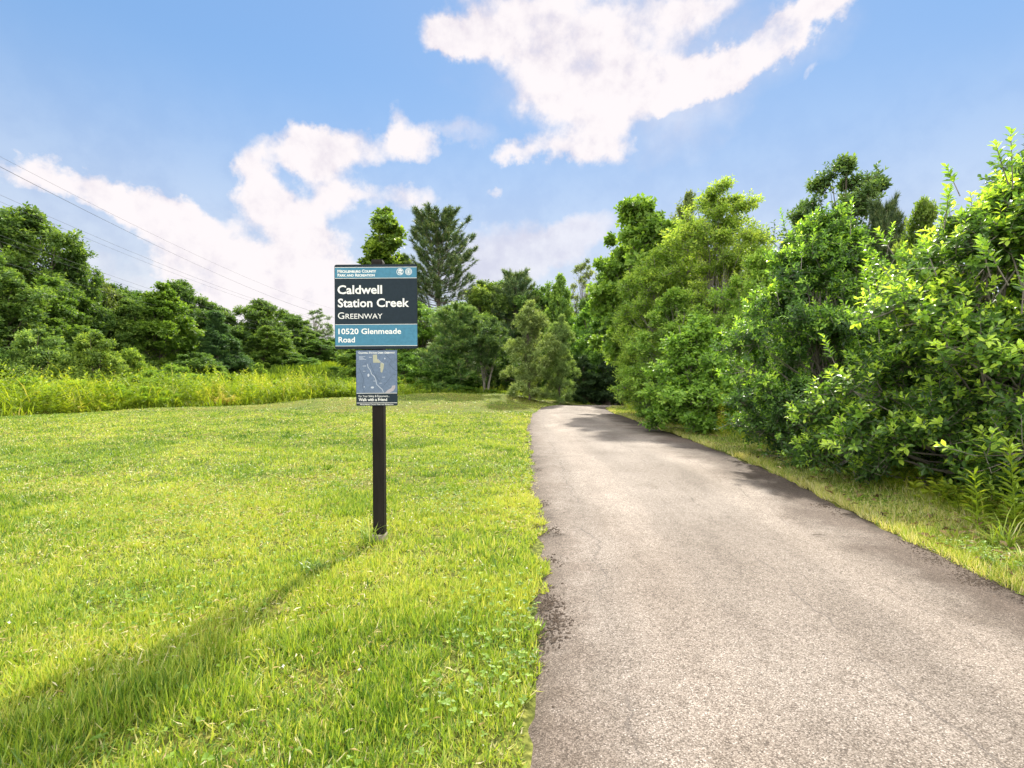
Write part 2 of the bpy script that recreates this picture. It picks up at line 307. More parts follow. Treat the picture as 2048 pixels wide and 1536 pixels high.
def ground():
    xs = np.concatenate([[-900, -400, -200, -120], np.arange(-80, -24, 2.), np.arange(-24, 12, .5), np.arange(12, 60, 2.), [80, 150, 400, 900]])
    ys = np.concatenate([[-300, -100, -40], np.arange(-20, -2, 2.), np.arange(-2, 36, .5), np.arange(36, 130, 2.), [150, 220, 400, 900, 2000]])
    X, Y = np.meshgrid(xs, ys); Z = terrain(X, Y)
    Z = np.where(in_path(X, Y, .0), Z - .05, Z)
    V = np.stack([X, Y, Z], -1).reshape(-1, 3); nx = len(xs)
    i = (np.arange(len(ys) - 1)[:, None] * nx + np.arange(nx - 1)[None, :]).ravel()
    q = np.stack([i, i + 1, i + nx + 1, i + nx], -1).ravel()
    m, N, L = new_mat('lawn_soil'); b = N['Principled BSDF']
    tc = N.new('ShaderNodeTexCoord')
    def nz(s, d, off=0):
        mp = N.new('ShaderNodeMapping'); mp.inputs['Location'].default_value = (off, off, 0); L.new(tc.outputs['Object'], mp.inputs[0])
        n = N.new('ShaderNodeTexNoise'); n.inputs['Scale'].default_value = s; n.inputs['Detail'].default_value = d; L.new(mp.outputs[0], n.inputs['Vector']); return n.outputs[0]
    fine = ramp(N, L, nz(30, 8), [(.25, (.028, .034, .011)), (.5, (.10, .115, .024)), (.75, (.27, .27, .07))])
    big = ramp(N, L, nz(.5, 6, 4), [(.35, (.8, .95, .8)), (.65, (1.25, 1.1, 1.0))])
    mu = N.new('ShaderNodeMix'); mu.data_type = 'RGBA'; mu.blend_type = 'MULTIPLY'; mu.inputs[0].default_value = 1; mu.clamp_result = False
    L.new(fine, mu.inputs[6]); L.new(big, mu.inputs[7])
    # bare litter under the shrubs on the right
    sp = N.new('ShaderNodeSeparateXYZ'); L.new(tc.outputs['Object'], sp.inputs[0])
    ad = N.new('ShaderNodeMath'); ad.operation = 'MULTIPLY_ADD'; L.new(nz(1.6, 6, 8), ad.inputs[0]); ad.inputs[1].default_value = 1.2; L.new(sp.outputs[0], ad.inputs[2])
    mr = N.new('ShaderNodeMapRange'); L.new(ad.outputs[0], mr.inputs[0]); mr.inputs[1].default_value = 4.9; mr.inputs[2].default_value = 5.5
    lit = ramp(N, L, nz(22, 9, 2), [(.3, (.035, .026, .016)), (.55, (.10, .075, .04)), (.75, (.24, .18, .09))])
    mx = N.new('ShaderNodeMix'); mx.data_type = 'RGBA'; L.new(mr.outputs[0], mx.inputs[0]); L.new(mu.outputs[2], mx.inputs[6]); L.new(lit, mx.inputs[7])
    L.new(mx.outputs[2], b.inputs['Base Color']); b.inputs['Roughness'].default_value = .95; b.inputs['Specular IOR Level'].default_value = .1
    bp = N.new('ShaderNodeBump'); bp.inputs['Strength'].default_value = .8; bp.inputs['Distance'].default_value = .03
    L.new(nz(40, 6), bp.inputs['Height']); L.new(bp.outputs[0], b.inputs['Normal'])
    me = mesh_np('ground', V, q, np.arange(len(q) // 4) * 4, m, None, True)
    tag(link('ground', me), 'gently rising mown grass field that reaches the tree lines', 'ground', kind='structure')
ground()

def path():
    a = np.linspace(0, 1, NA); A = ple[:, None, :] * (1 - a[None, :, None]) + pre[:, None, :] * a[None, :, None]
    X, Y = A[..., 0], A[..., 1]
    crown = .035 * np.sin(np.pi * a)[None, :]
    edge = np.where((a < .001) | (a > .999), -.03, 0)[None, :]
    Z = terrain(X, Y) + .006 + crown * .6 + edge
    V = np.stack([X, Y, Z], -1).reshape(-1, 3)
    i = (np.arange(NS - 1)[:, None] * NA + np.arange(NA - 1)[None, :]).ravel()
    q = np.stack([i, i + 1, i + NA + 1, i + NA], -1).ravel()
    m, N, L = new_mat('chip_seal'); b = N['Principled BSDF']
    me = mesh_np('path', V, q, np.arange(len(q) // 4) * 4, m, None, True)
    uv = me.uv_layers.new(name='UVMap')
    U = np.stack([np.broadcast_to(a[None, :] * 3.1, X.shape), np.broadcast_to(sarc[:, None], X.shape)], -1).reshape(-1, 2)
    uv.data.foreach_set('uv', U[q].astype(np.float32).ravel())
    tc = N.new('ShaderNodeTexCoord'); OB = tc.outputs['Object']; UVo = tc.outputs['UV']
    def nz(s, d, off=0, vec=OB, sc=(1, 1, 1), r=.6):
        mp = N.new('ShaderNodeMapping'); mp.inputs['Location'].default_value = (off, off, 0); mp.inputs['Scale'].default_value = sc; L.new(vec, mp.inputs[0])
        n = N.new('ShaderNodeTexNoise'); n.inputs['Scale'].default_value = s; n.inputs['Detail'].default_value = d; n.inputs['Roughness'].default_value = r
        L.new(mp.outputs[0], n.inputs['Vector']); return n.outputs[0]
    def mth(op, x, y=None, clamp=False, z=None):
        n = N.new('ShaderNodeMath'); n.operation = op; n.use_clamp = clamp
        for k, v in enumerate((x, y, z)):
            if v is None: continue
            if isinstance(v, (int, float)): n.inputs[k].default_value = v
            else: L.new(v, n.inputs[k])
        return n.outputs[0]
    def mul(c1, c2, f=1.0):
        x = N.new('ShaderNodeMix'); x.data_type = 'RGBA'; x.blend_type = 'MULTIPLY'; x.clamp_result = False
        if isinstance(f, float): x.inputs[0].default_value = f
        else: L.new(f, x.inputs[0])
        L.new(c1, x.inputs[6])
        if isinstance(c2, tuple): x.inputs[7].default_value = (*c2, 1)
        else: L.new(c2, x.inputs[7])
        return x.outputs[2]
    def mixc(f, c1, c2):
        x = N.new('ShaderNodeMix'); x.data_type = 'RGBA'; L.new(f, x.inputs[0]); L.new(c1, x.inputs[6])
        if isinstance(c2, tuple): x.inputs[7].default_value = (*c2, 1)
        else: L.new(c2, x.inputs[7])
        return x.outputs[2]
    def step(v, lo, hi):
        mr = N.new('ShaderNodeMapRange'); mr.interpolation_type = 'SMOOTHSTEP'; L.new(v, mr.inputs[0]); mr.inputs[1].default_value = lo; mr.inputs[2].default_value = hi; return mr.outputs[0]
    vo = N.new('ShaderNodeTexVoronoi'); vo.inputs['Scale'].default_value = 185; L.new(OB, vo.inputs['Vector'])
    vsep = N.new('ShaderNodeSeparateColor'); L.new(vo.outputs['Color'], vsep.inputs[0])
    stone = ramp(N, L, vsep.outputs[0], [(0, (.10, .085, .072)), (.22, (.185, .159, .136)), (.6, (.250, .217, .187)), (.92, (.32, .282, .249)), (1, (.44, .40, .366))])
    gap = step(vo.outputs['Distance'], .42, .75)
    col = mul(stone, (.55, .52, .50), gap)
    v2 = N.new('ShaderNodeTexVoronoi'); v2.inputs['Scale'].default_value = 38; L.new(OB, v2.inputs['Vector'])
    s2 = N.new('ShaderNodeSeparateColor'); L.new(v2.outputs['Color'], s2.inputs[0])
    col = mul(col, ramp(N, L, s2.outputs[1], [(0, (.84, .83, .82)), (.3, (1, 1, 1)), (1, (1.08, 1.08, 1.08))]))
    col = mul(col, ramp(N, L, nz(.55, 7, 3), [(.35, (.80, .77, .74)), (.6, (1.08, 1.07, 1.06))]))
    col = mul(col, ramp(N, L, nz(2.2, 6, 7, UVo, (1, .16, 1)), [(.35, (.80, .79, .78)), (.6, (1.04, 1.04, 1.04))]))
    us = N.new('ShaderNodeSeparateXYZ'); L.new(UVo, us.inputs[0]); ux, uy = us.outputs[0], us.outputs[1]
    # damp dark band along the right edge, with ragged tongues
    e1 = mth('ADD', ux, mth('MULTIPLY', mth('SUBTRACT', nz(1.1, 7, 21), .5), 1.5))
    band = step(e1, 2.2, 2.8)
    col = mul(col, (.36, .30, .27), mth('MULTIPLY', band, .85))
    tr = mth('ABSOLUTE', mth('SUBTRACT', mth('ABSOLUTE', mth('SUBTRACT', ux, 1.5)), .72))
    col = mul(col, (1.13, 1.12, 1.11), mth('SUBTRACT', 1.0, step(tr, .05, .38)))
    col = mul(col, (.72, .70, .66), mth('MULTIPLY', step(nz(.9, 9, 77, r=.7), .56, .68), .7))
    pm = step(nz(.8, 6, 61), .50, .62)
    sm = mth('MULTIPLY', mth('SUBTRACT', 1.0, step(mth('ADD', ux, mth('MULTIPLY', mth('SUBTRACT', nz(2.4, 9, 91, r=.7), .5), 1.1)), .05, .5)), .6)
    col = mul(col, (.46, .39, .34), sm)
    # dirt on both edges
    el = mth('ADD', ux, mth('MULTIPLY', mth('SUBTRACT', nz(3.2, 9, 5, r=.75), .5), .9))
    dl = mth('SUBTRACT', 1.0, step(el, .0, .22))
    er = mth('ADD', ux, mth('MULTIPLY', mth('SUBTRACT', nz(3.6, 9, 15, r=.75), .5), .8))
    dr = step(er, 2.92, 3.08)
    col = mixc(mth('MULTIPLY', mth('MULTIPLY', mth('MAXIMUM', dl, dr), .85), mth('MULTIPLY_ADD', pm, .8, z=.2)), col, (.045, .035, .026))
    # fine cracks: two wavering seams along the path
    def seam(at, wob, w, off):
        c = mth('ADD', ux, mth('MULTIPLY', mth('SUBTRACT', nz(.6, 6, off, UVo, r=.7), .5), wob))
        dd = mth('ABSOLUTE', mth('SUBTRACT', c, at))
        return mth('MULTIPLY', mth('SUBTRACT', 1.0, step(dd, w * .3, w)), step(nz(1.3, 4, off + 3), .42, .56))
    cr_ = mth('MAXIMUM', seam(1.62, .14, .010, 31), mth('MAXIMUM', seam(.42, .45, .012, 41), seam(2.25, .2, .009, 51)))
    col = mixc(mth('MULTIPLY', cr_, .5), col, (.06, .05, .045))
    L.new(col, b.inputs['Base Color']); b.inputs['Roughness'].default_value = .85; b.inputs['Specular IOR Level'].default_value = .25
    hsum = mth('ADD', mth('MULTIPLY', mth('SUBTRACT', 1.0, vo.outputs['Distance']), .6), mth('MULTIPLY', vsep.outputs[1], .5))
    bp = N.new('ShaderNodeBump'); bp.inputs['Strength'].default_value = .6; bp.inputs['Distance'].default_value = .006
    L.new(hsum, bp.inputs['Height']); L.new(bp.outputs[0], b.inputs['Normal'])
    tag(link('path', me), 'pale speckled paved path curving away to the right', 'path', kind='structure')
path()

# ------------------------------------------------------------------ lawn grass
POST = (-1.057, 4.10)
def scatter(n, y0, y1, x0f, x1f, rng):
    y = y0 + (y1 - y0) * rng.random(n); lo, hi = x0f(y), x1f(y); wmax = (hi - lo).max()
    x = lo + (hi - lo) * rng.random(n)
    keep = rng.random(n) < (hi - lo) / wmax
    return x[keep], y[keep]
def lawn():
    rng = np.random.default_rng(21); parts = []
    zones = [(1.05, 2.0, 140000, .0046, 'n'), (2.0, 3.4, 205000, .0052, 'n'), (3.4, 6.0, 240000, .0066, 'n'), (6, 11, 230000, .0095, 'n'), (11, 19, 240000, .015, 'n'), (19, 34, 190000, .026, 'f')]
    for (y0, y1, n, w, kind) in zones:
        y1f = y1
        nb = 11 if kind == 'n' else 5
        x, y = scatter(n // nb, y0, y1f, lambda v: -1.06 * v - 2.3, lambda v: np.minimum(left_x(v), 1e9) + .14 + np.where(v > 26, (v - 26) * 1.5, 0), rng)
        y = np.maximum(y * (1 + rng.normal(0, .05, len(y))), 1.0)
        tt_ = np.repeat(rng.normal(0, .11, len(x)), nb); th_ = np.repeat(.7 + .6 * rng.random(len(x)), nb); x, y = np.repeat(x, nb), np.repeat(y, nb)
        ta = rng.random(len(x)) * 6.283; tr_ = (.006 + .022 * rng.random(len(x))) * (1 if kind == 'n' else 2.2); x, y = x + np.cos(ta) * tr_, y + np.sin(ta) * tr_
        k = (y < lawn_edge(x) + .6) & ~in_path(x, y, -.05 + 0.0)
        dl = left_x(y) - x
        k &= (dl > -.03 + np.clip((y - 1.5) / .9, .05, 1) * (.18 * (vnoise(x, y, .13, 3) - .45) + .18 * (vnoise(x, y, .45, 4) - .5))) | (y > 24)
        x, y, ta, tt_, th_ = x[k], y[k], ta[k], tt_[k], th_[k]
        tuft = vnoise(x, y, .22, 5); big = vnoise(x, y, 1.3, 6); mid = vnoise(x, y, .5, 7); vbig = vnoise(x, y, 4.0, 8)
        keep = rng.random(len(x)) < np.clip(.10 + 1.15 * (tuft * .6 + .4 * vnoise(x, y, .09, 18)), 0, 1)
        x, y, tuft, big, mid, vbig, ta, tt_, th_ = [q[keep] for q in (x, y, tuft, big, mid, vbig, ta, tt_, th_)]
        n = len(x)
        h = (.022 + .030 * tuft + .028 * rng.random(n) ** 2) * th_ + .022 * np.clip((mid - .60) / .3, 0, 1)
        strip = np.exp(-(((x - y * .92 + 3.35) / .30) ** 2)) * (y < 2.6) * vnoise(x, y, .4, 17); h += .05 * strip
        dpost = np.hypot(x - POST[0], y - POST[1]); h += .16 * np.exp(-(dpost / .12) ** 2) * rng.random(n) ** 2 * ((y > 4.07) | (rng.random(n) < .12))
        h += .04 * np.exp(-(((x + 1.25) / .3) ** 2 + ((y - 3.35) / .25) ** 2)) * (.4 + rng.random(n))
        h *= np.where((x < -1.0) & (y < 2.5), 1.25, 1.0)
        h *= .8 if kind == 'f' else np.interp(y, [1.2, 2.8], [.66, .80])
        sa = vnoise(x, y, .12, 10)
        ang = ta + rng.normal(0, .5, n)
        lean = np.abs(rng.normal(.88, .42, n)) + .3 * sa
        D = np.stack([np.cos(ang) * np.sin(lean), np.sin(ang) * np.sin(lean), np.cos(lean) + .12], -1)
        Nn = np.stack([-np.cos(ang), -np.sin(ang), np.full(n, .5)], -1) + rng.normal(0, .5, (n, 3))
        t = .42 + .34 * (big - .45) + .30 * (vbig - .5) - .36 * (mid - .5) + rng.normal(0, .20, n) + 1.2 * tt_ - .15 * strip
        dl = np.abs(left_x(y) - x); t += .14 * np.exp(-dl / .25)
        straw = rng.random(n) < (.06 + .34 * np.clip((vnoise(x, y, .30, 15) * .6 + .4 * vnoise(x, y, 1.4, 16) - .52) * 4, 0, 1) + .05 * (y < 2.6))
        t = np.where(straw, .84 + .16 * rng.random(n), np.clip(t, 0, .82))
        D[straw, 2] *= .35
        P = np.stack([x, y, terrain(x, y) - .004], -1)
        parts.append(leaves(P, D, Nn, h * (.85 + .5 * rng.random(n)), w / h * (.7 + .6 * rng.random(n)), t, T_BLADE if kind == 'n' else T_NEEDLE))
    # verge between the path and the shrubs
    for (y0, y1, n, w, tm) in [(2.0, 4.2, 22000, .0045, T_BLADE), (4.2, 8, 36000, .006, T_BLADE), (8, 15, 30000, .011, T_NEEDLE), (15, 28, 26000, .022, T_NEEDLE)]:
        x, y = scatter(n, y0, y1, lambda v: right_x(v) - .10, lambda v: right_x(v) + np.interp(v, [0, 5, 9, 14, 28], [1.5, 1.1, 1.1, .9, 1.2]), rng)
        d = x - right_x(y); k = d > -.03 + .12 * (vnoise(x, y, .2, 31) - .45)
        k &= rng.random(len(x)) < .35 + .9 * vnoise(x, y, .25, 32)
        x, y, d = x[k], y[k], d[k]; n = len(x)
        h = (.03 + .05 * rng.random(n) + .06 * vnoise(x, y, .35, 33)) * np.where(d > .8, 1.6, 1)
        ang = rng.random(n) * 6.283; lean = np.abs(rng.normal(.6, .35, n))
        D = np.stack([np.cos(ang) * np.sin(lean), np.sin(ang) * np.sin(lean), np.cos(lean) + .1], -1)
        t = .36 + .6 * (vnoise(x, y, .8, 34) - .45) + rng.normal(0, .18, n) + .08 * np.exp(-np.abs(d) / .22)
        t = np.where(rng.random(n) < .16 + .30 * np.clip((vnoise(x, y, .5, 36) - .45) * 4, 0, 1) + .38 * np.exp(-np.abs(d) / .22), .84 + .16 * rng.random(n), np.clip(t, 0, .82))
        P = np.stack([x, y, terrain(x, y) - .004], -1)
        parts.append(leaves(P, D, rng.normal(0, 1, (n, 3)) + [0, 0, .5], h, w / h, t, tm))
    tag(link('grass', mesh_parts('grass', parts, M['grass'])), 'short sunlit yellow green grass of the mown lawn and path verge', 'grass', kind='stuff')
    # dry clippings lying flat
    x, y = scatter(17000, 1.1, 7, lambda v: -1.06 * v - .5, lambda v: left_x(v) + .05, rng)
    k = rng.random(len(x)) < np.clip((vnoise(x, y, .35, 71) * .5 + vnoise(x, y, 1.1, 72) * .5 - .44) * 4, 0.06, 1); x, y = x[k], y[k]; n = len(x)
    a = rng.random(n) * 6.283; D = np.stack([np.cos(a), np.sin(a), rng.normal(.05, .2, n)], -1); sz = .018 + .035 * rng.random(n)
    parts_c = [leaves(np.stack([x, y, terrain(x, y) + .022 + .02 * rng.random(n)], -1), D, np.tile([0, 0, 1.], (n, 1)) + rng.normal(0, .4, (n, 3)), sz, .0055 / sz, np.clip(rng.normal(.5, .28, n), 0, 1), T_DIAMOND)]
    tag(link('clippings', mesh_parts('clippings', parts_c, leaf_mat('dry_clipping', [(0, (.30, .20, .08)), (.5, (.55, .46, .24)), (1, (.72, .68, .52))], trans=.2))), 'pale dry grass clippings lying on the lawn near the camera', 'clippings', kind='stuff')
    # clover patches
    x, y = scatter(60000, 1.2, 9, lambda v: -1.05 * v - .4, lambda v: left_x(v) + .02, rng)
    den = np.clip((vnoise(x, y, .7, 41) - .45) * 2.2 + .5 * np.exp(-(((x + .4) / .8) ** 2 + ((y - 2.6) / 1.3) ** 2)) - .1, 0, 1)
    k = rng.random(len(x)) < den * .42; x, y = x[k], y[k]
    xv, yv = scatter(16000, 2.3, 9, lambda v: right_x(v) + .12, lambda v: right_x(v) + 1.2, rng)
    k = rng.random(len(xv)) < np.clip((vnoise(xv, yv, .6, 43) - .35) * 2, 0, 1) * .6; x = np.concatenate([x, xv[k]]); y = np.concatenate([y, yv[k]])
    n = len(x); x, y = np.repeat(x, 3), np.repeat(y, 3); hz = np.repeat(.03 + .04 * rng.random(n), 3)
    a = np.repeat(rng.random(n) * 6.28, 3) + np.tile([0, 2.09, 4.19], n)
    D = np.stack([np.cos(a), np.sin(a), .25 + rng.normal(0, .25, 3 * n)], -1)
    P = np.stack([x, y, terrain(x, y) + hz], -1)
    me = mesh_parts('clover', [leaves(P, D, np.tile([0, 0, 1.], (3 * n, 1)) + rng.normal(0, .25, (3 * n, 3)), np.repeat(.013 + .010 * rng.random(n), 3), .95, np.repeat(np.clip(rng.normal(.5, .2, n), 0, 1), 3), T_DIAMOND)], M['clover'])
    tag(link('clover', me), 'low three lobed clover leaves scattered through the lawn', 'clover', kind='stuff')
    # clover heads
    x, y = scatter(8000, 1.3, 9, lambda v: -1.05 * v, lambda v: left_x(v), rng)
    k = rng.random(len(x)) < np.clip((vnoise(x, y, .9, 47) - .55) * 2.5, 0, 1) * .22; x, y = x[k], y[k]; n = len(x)
    m = 7; P = np.repeat(np.stack([x, y, terrain(x, y) + .045 + .03 * rng.random(n)], -1), m, 0)
    D = norm(rng.normal(0, 1, (n * m, 3)) + [0, 0, .4])
    me = mesh_parts('clover_flowers', [leaves(P, D, rng.normal(0, 1, (n * m, 3)), .009, .6, .5, T_DIAMOND)], noise_mat('clover_white', [(.3, (.62, .58, .52)), (.7, (.8, .77, .72))], 20, bump=0))
    tag(link('clover_flowers', me), 'tiny white clover heads dotted through the lawn', 'flowers', kind='stuff')
lawn()

def debris():
    """dark crumbs of soil and leaf litter along both path edges"""
    rng = np.random.default_rng(5); Ps = []
    def patch(x, y, rx, ry, n): Ps.append(np.stack([x + rng.normal(0, rx, n), y + rng.normal(0, ry, n)], -1))
    for (qx, qy, n) in [(1105, 1215, 260), (1120, 1250, 240), (1095, 1280, 160), (1110, 1125, 60), (1112, 1065, 110), (1090, 1010, 60), (1085, 1060, 50), (1075, 1330, 60), (1095, 1190, 70), (1075, 940, 60)]:
        p = px(qx, qy, 1280 / (qy - 768)); patch(p[0] - .02, p[1], .045, .07, n)
    for i in range(36):
        yy = 2.4 + 12 * rng.random() ** 1.3; patch(right_x(yy) - .05 - .10 * rng.random(), yy, .05, .10, rng.integers(8, 50))
    for (qx, qy, n) in [(1640, 1015, 160), (1665, 1030, 120), (1960, 1170, 200), (1930, 1160, 120), (1860, 1120, 90)]:
        p = px(qx, qy, 1280 / (qy - 768)); patch(p[0], p[1], .08, .06, n)
    for i in range(16):
        yy = 1.5 + 14 * rng.random(); patch(left_x(yy) + .05 * rng.random(), yy, .03, .08, rng.integers(5, 25))
    for i in range(120):
        yy = 1.5 + 9 * rng.random(); patch(left_x(yy) + rng.random() * 3, yy, .001, .001, 1)
    P = np.concatenate(Ps); n = len(P); z = terrain(P[:, 0], P[:, 1]) + .012
    s = .003 + .007 * rng.random(n) ** 2
    # squashed octahedra
    O = np.array([(1, 0, 0), (-1, 0, 0), (0, 1, 0), (0, -1, 0), (0, 0, .6), (0, 0, -.6)], float)
    F = np.array([(0, 2, 4), (2, 1, 4), (1, 3, 4), (3, 0, 4), (2, 0, 5), (1, 2, 5), (3, 1, 5), (0, 3, 5)])
    V = np.concatenate([P, z[:, None]], 1)[:, None, :] + O[None] * s[:, None, None] * (.6 + .8 * rng.random((n, 6, 1)))
    a = rng.random(n) * 6.28
    loops = (F.ravel()[None] + (np.arange(n) * 6)[:, None]).ravel()
    me = mesh_np('path_crumbs', V, loops, np.arange(len(loops) // 3) * 3, noise_mat('humus', [(.3, (.030, .022, .015)), (.7, (.12, .085, .058))], 60, bump=0))
    tag(link('soil_crumbs', me), 'dark soil crumbs and leaf litter along the path edges', 'soil crumbs', kind='stuff')
debris()

# ------------------------------------------------------------------ trees and shrubs
PROF = {
 'dome': ([0, .12, .35, .6, .8, .93, 1], [.55, .85, 1, .93, .72, .45, .15]),
 'round': ([0, .2, .5, .8, 1], [.45, .85, 1, .75, .2]),
 'cone': ([0, .12, .3, .6, .85, 1], [.7, 1, .9, .6, .3, .08]),
 'bush': ([0, .1, .3, .5, .72, .9, 1], [.97, 1, 1, .88, .66, .40, .15]),
 'column': ([0, .15, .5, .8, 1], [.7, 1, .9, .65, .2]),
 'gum': ([0, .15, .4, .6, .75, .9, 1], [.9, 1, .85, .66, .52, .40, .15]),
 'sap': ([0, .2, .5, .75, .9, 1], [.7, .95, 1, .85, .62, .25]),
 'vase': ([0, .25, .6, .85, 1], [.35, .6, 1, .85, .35]),
}
def crown(rng, H, Rw, base, prof, K, rc, shoots, nl, lsize, lwid, sl, tmpl, young=.3, fill=.6, upb=.35, droop=0.0, tmean=.42):
    tp, rp = PROF[prof]; tt = rng.random(K * 6); rr = np.interp(tt, tp, rp)
    tt = tt[rng.random(K * 6) < (rr + .12)][:K]; K = len(tt); rr = np.interp(tt, tp, rp)
    a = rng.random(K) * 6.283; ph = rng.random(3) * 6.28
    lob = 1 + .15 * np.sin(2 * a + ph[0] + 3 * tt) + .12 * np.sin(3 * a + ph[1] - 4 * tt) + .10 * np.sin(5 * a + ph[2] + 9 * tt)
    fr = rng.random(K) ** fill
    rad = np.maximum(rr * Rw * lob - rc * .75, .05 * Rw) * fr
    z0 = base * H; cz = z0 + rc * .5 + tt * (H - z0 - rc * 1.3)
    Cn = np.stack([rad * np.cos(a), rad * np.sin(a), cz], -1); rci = rc * (.40 + 1.0 * rng.random(K)) * (.7 + .3 * rr)
    ct = rng.normal(0, .10, K)
    i = np.repeat(np.arange(K), shoots); n = len(i)
    outw = np.stack([np.cos(a), np.sin(a), np.zeros(K)], -1)[i]
    d = norm(rng.normal(0, 1, (n, 3))); d = norm(d + .45 * outw + [0, 0, upb])
    S = Cn[i] + d * (rci[i] * (.45 + .6 * rng.random(n)))[:, None] * [1, 1, .8]
    S[:, 2] = np.maximum(S[:, 2], .02)
    ax = norm(d + rng.normal(0, .35, (n, 3)) + [0, 0, .35 - droop])
    j = np.repeat(np.arange(n), nl); q = np.tile(np.arange(nl), n) / max(nl - 1, 1)
    A = ax[j]; ref = norm(np.cross(A, rng.normal(0, 1, (n, 3))[j])); ref2 = np.cross(A, ref)
    g = np.tile(np.arange(nl) * 2.4, n) + np.repeat(rng.random(n) * 6.28, nl)
    perp = ref * np.cos(g)[:, None] + ref2 * np.sin(g)[:, None]
    P = S[j] + A * ((q - 1) * sl)[:, None] + perp * .02 * lsize
    D = norm(A * (.25 + .9 * q ** 2)[:, None] + perp + rng.normal(0, .2, A.shape) + [0, 0, -droop])
    Nn = norm(A + [0, 0, .7] - perp * .2 + rng.normal(0, .35, A.shape))
    t = tmean + ct[i][j] + rng.normal(0, .12, len(j)) + young * (q > .6) * np.repeat(np.clip(rng.normal(.6, .5, n), 0, 1), nl)
    sz = lsize * (.65 + .6 * rng.random(len(j))) * (1 - .25 * (q > .9))
    P[:, 2] = np.maximum(P[:, 2], .03)
    return leaves(P, D, Nn, sz, lwid, np.clip(t, 0, 1), tmpl), Cn, S, ax, rci
def wood(rng, H, base, Cn, r0, top=.85, stems=1, spread=.1, twig=None, lean=(0, 0)):
    parts = []; k = 7; axes = []
    for s in range(stems):
        a = rng.random() * 6.28; hh = H * top * (1 if s == 0 else .6 + .35 * rng.random())
        f = np.linspace(0, 1, k)[:, None]
        off = np.array([math.cos(a), math.sin(a), 0]) * spread * H * (0.25 if stems == 1 else 1)
        b0 = off * .12 if stems > 1 else off * 0
        pt = b0 + off * f ** 1.3 + np.array([lean[0], lean[1], 0]) * f * hh + np.array([0, 0, 1.]) * f * hh + rng.normal(0, .008 * H, (k, 3)) * f
        pt[0, 2] = -.15
        rs = r0 * (1 if s == 0 else .7) * (1 - .85 * f[:, 0]); rs[0] *= 1.25
        axes.append(pt); parts.append(tubes(pt[None], rs[None], 8))
    if len(Cn):
        kk = 5; L_, R_ = [], []
        for c in Cn:
            ax = axes[rng.integers(len(axes))]; z = max(c[2] * (.45 + .25 * rng.random()), base * H * .6)
            st = np.array([np.interp(z, ax[:, 2], ax[:, q]) for q in range(2)] + [min(z, ax[-1, 2])])
            f = np.linspace(0, 1, kk)[:, None]; mid = (c - st)
            pt = st + mid * f + np.array([0, 0, -1.]) * (np.sin(f * np.pi) * .10 * np.linalg.norm(mid)) + rng.normal(0, .02, (kk, 3)) * np.linalg.norm(mid) * np.sin(f * np.pi)
            L_.append(pt); R_.append(r0 * (.30 - .25 * f[:, 0]) * (.6 + .6 * rng.random()))
        parts.append(tubes(np.array(L_), np.array(R_), 5))
    if twig is not None:
        parts.append(tubes(twig[0], twig[1], 4))
    return parts
def twigs(S, ax, Cn, rci, shoots, r, sl, frac, rng):
    n = len(S); sel = rng.random(n) < frac; i = np.repeat(np.arange(len(Cn)), shoots)[:n]
    e = S[sel]; c = Cn[i[sel]]; m = e - ax[sel] * sl
    P = np.stack([c, (c + m) / 2 - [0, 0, .01], m, e], 1); Rr = np.broadcast_to(np.array([r * 1.6, r * 1.3, r, r * .5]), (len(e), 4))
    return P, Rr
KINDS = {}
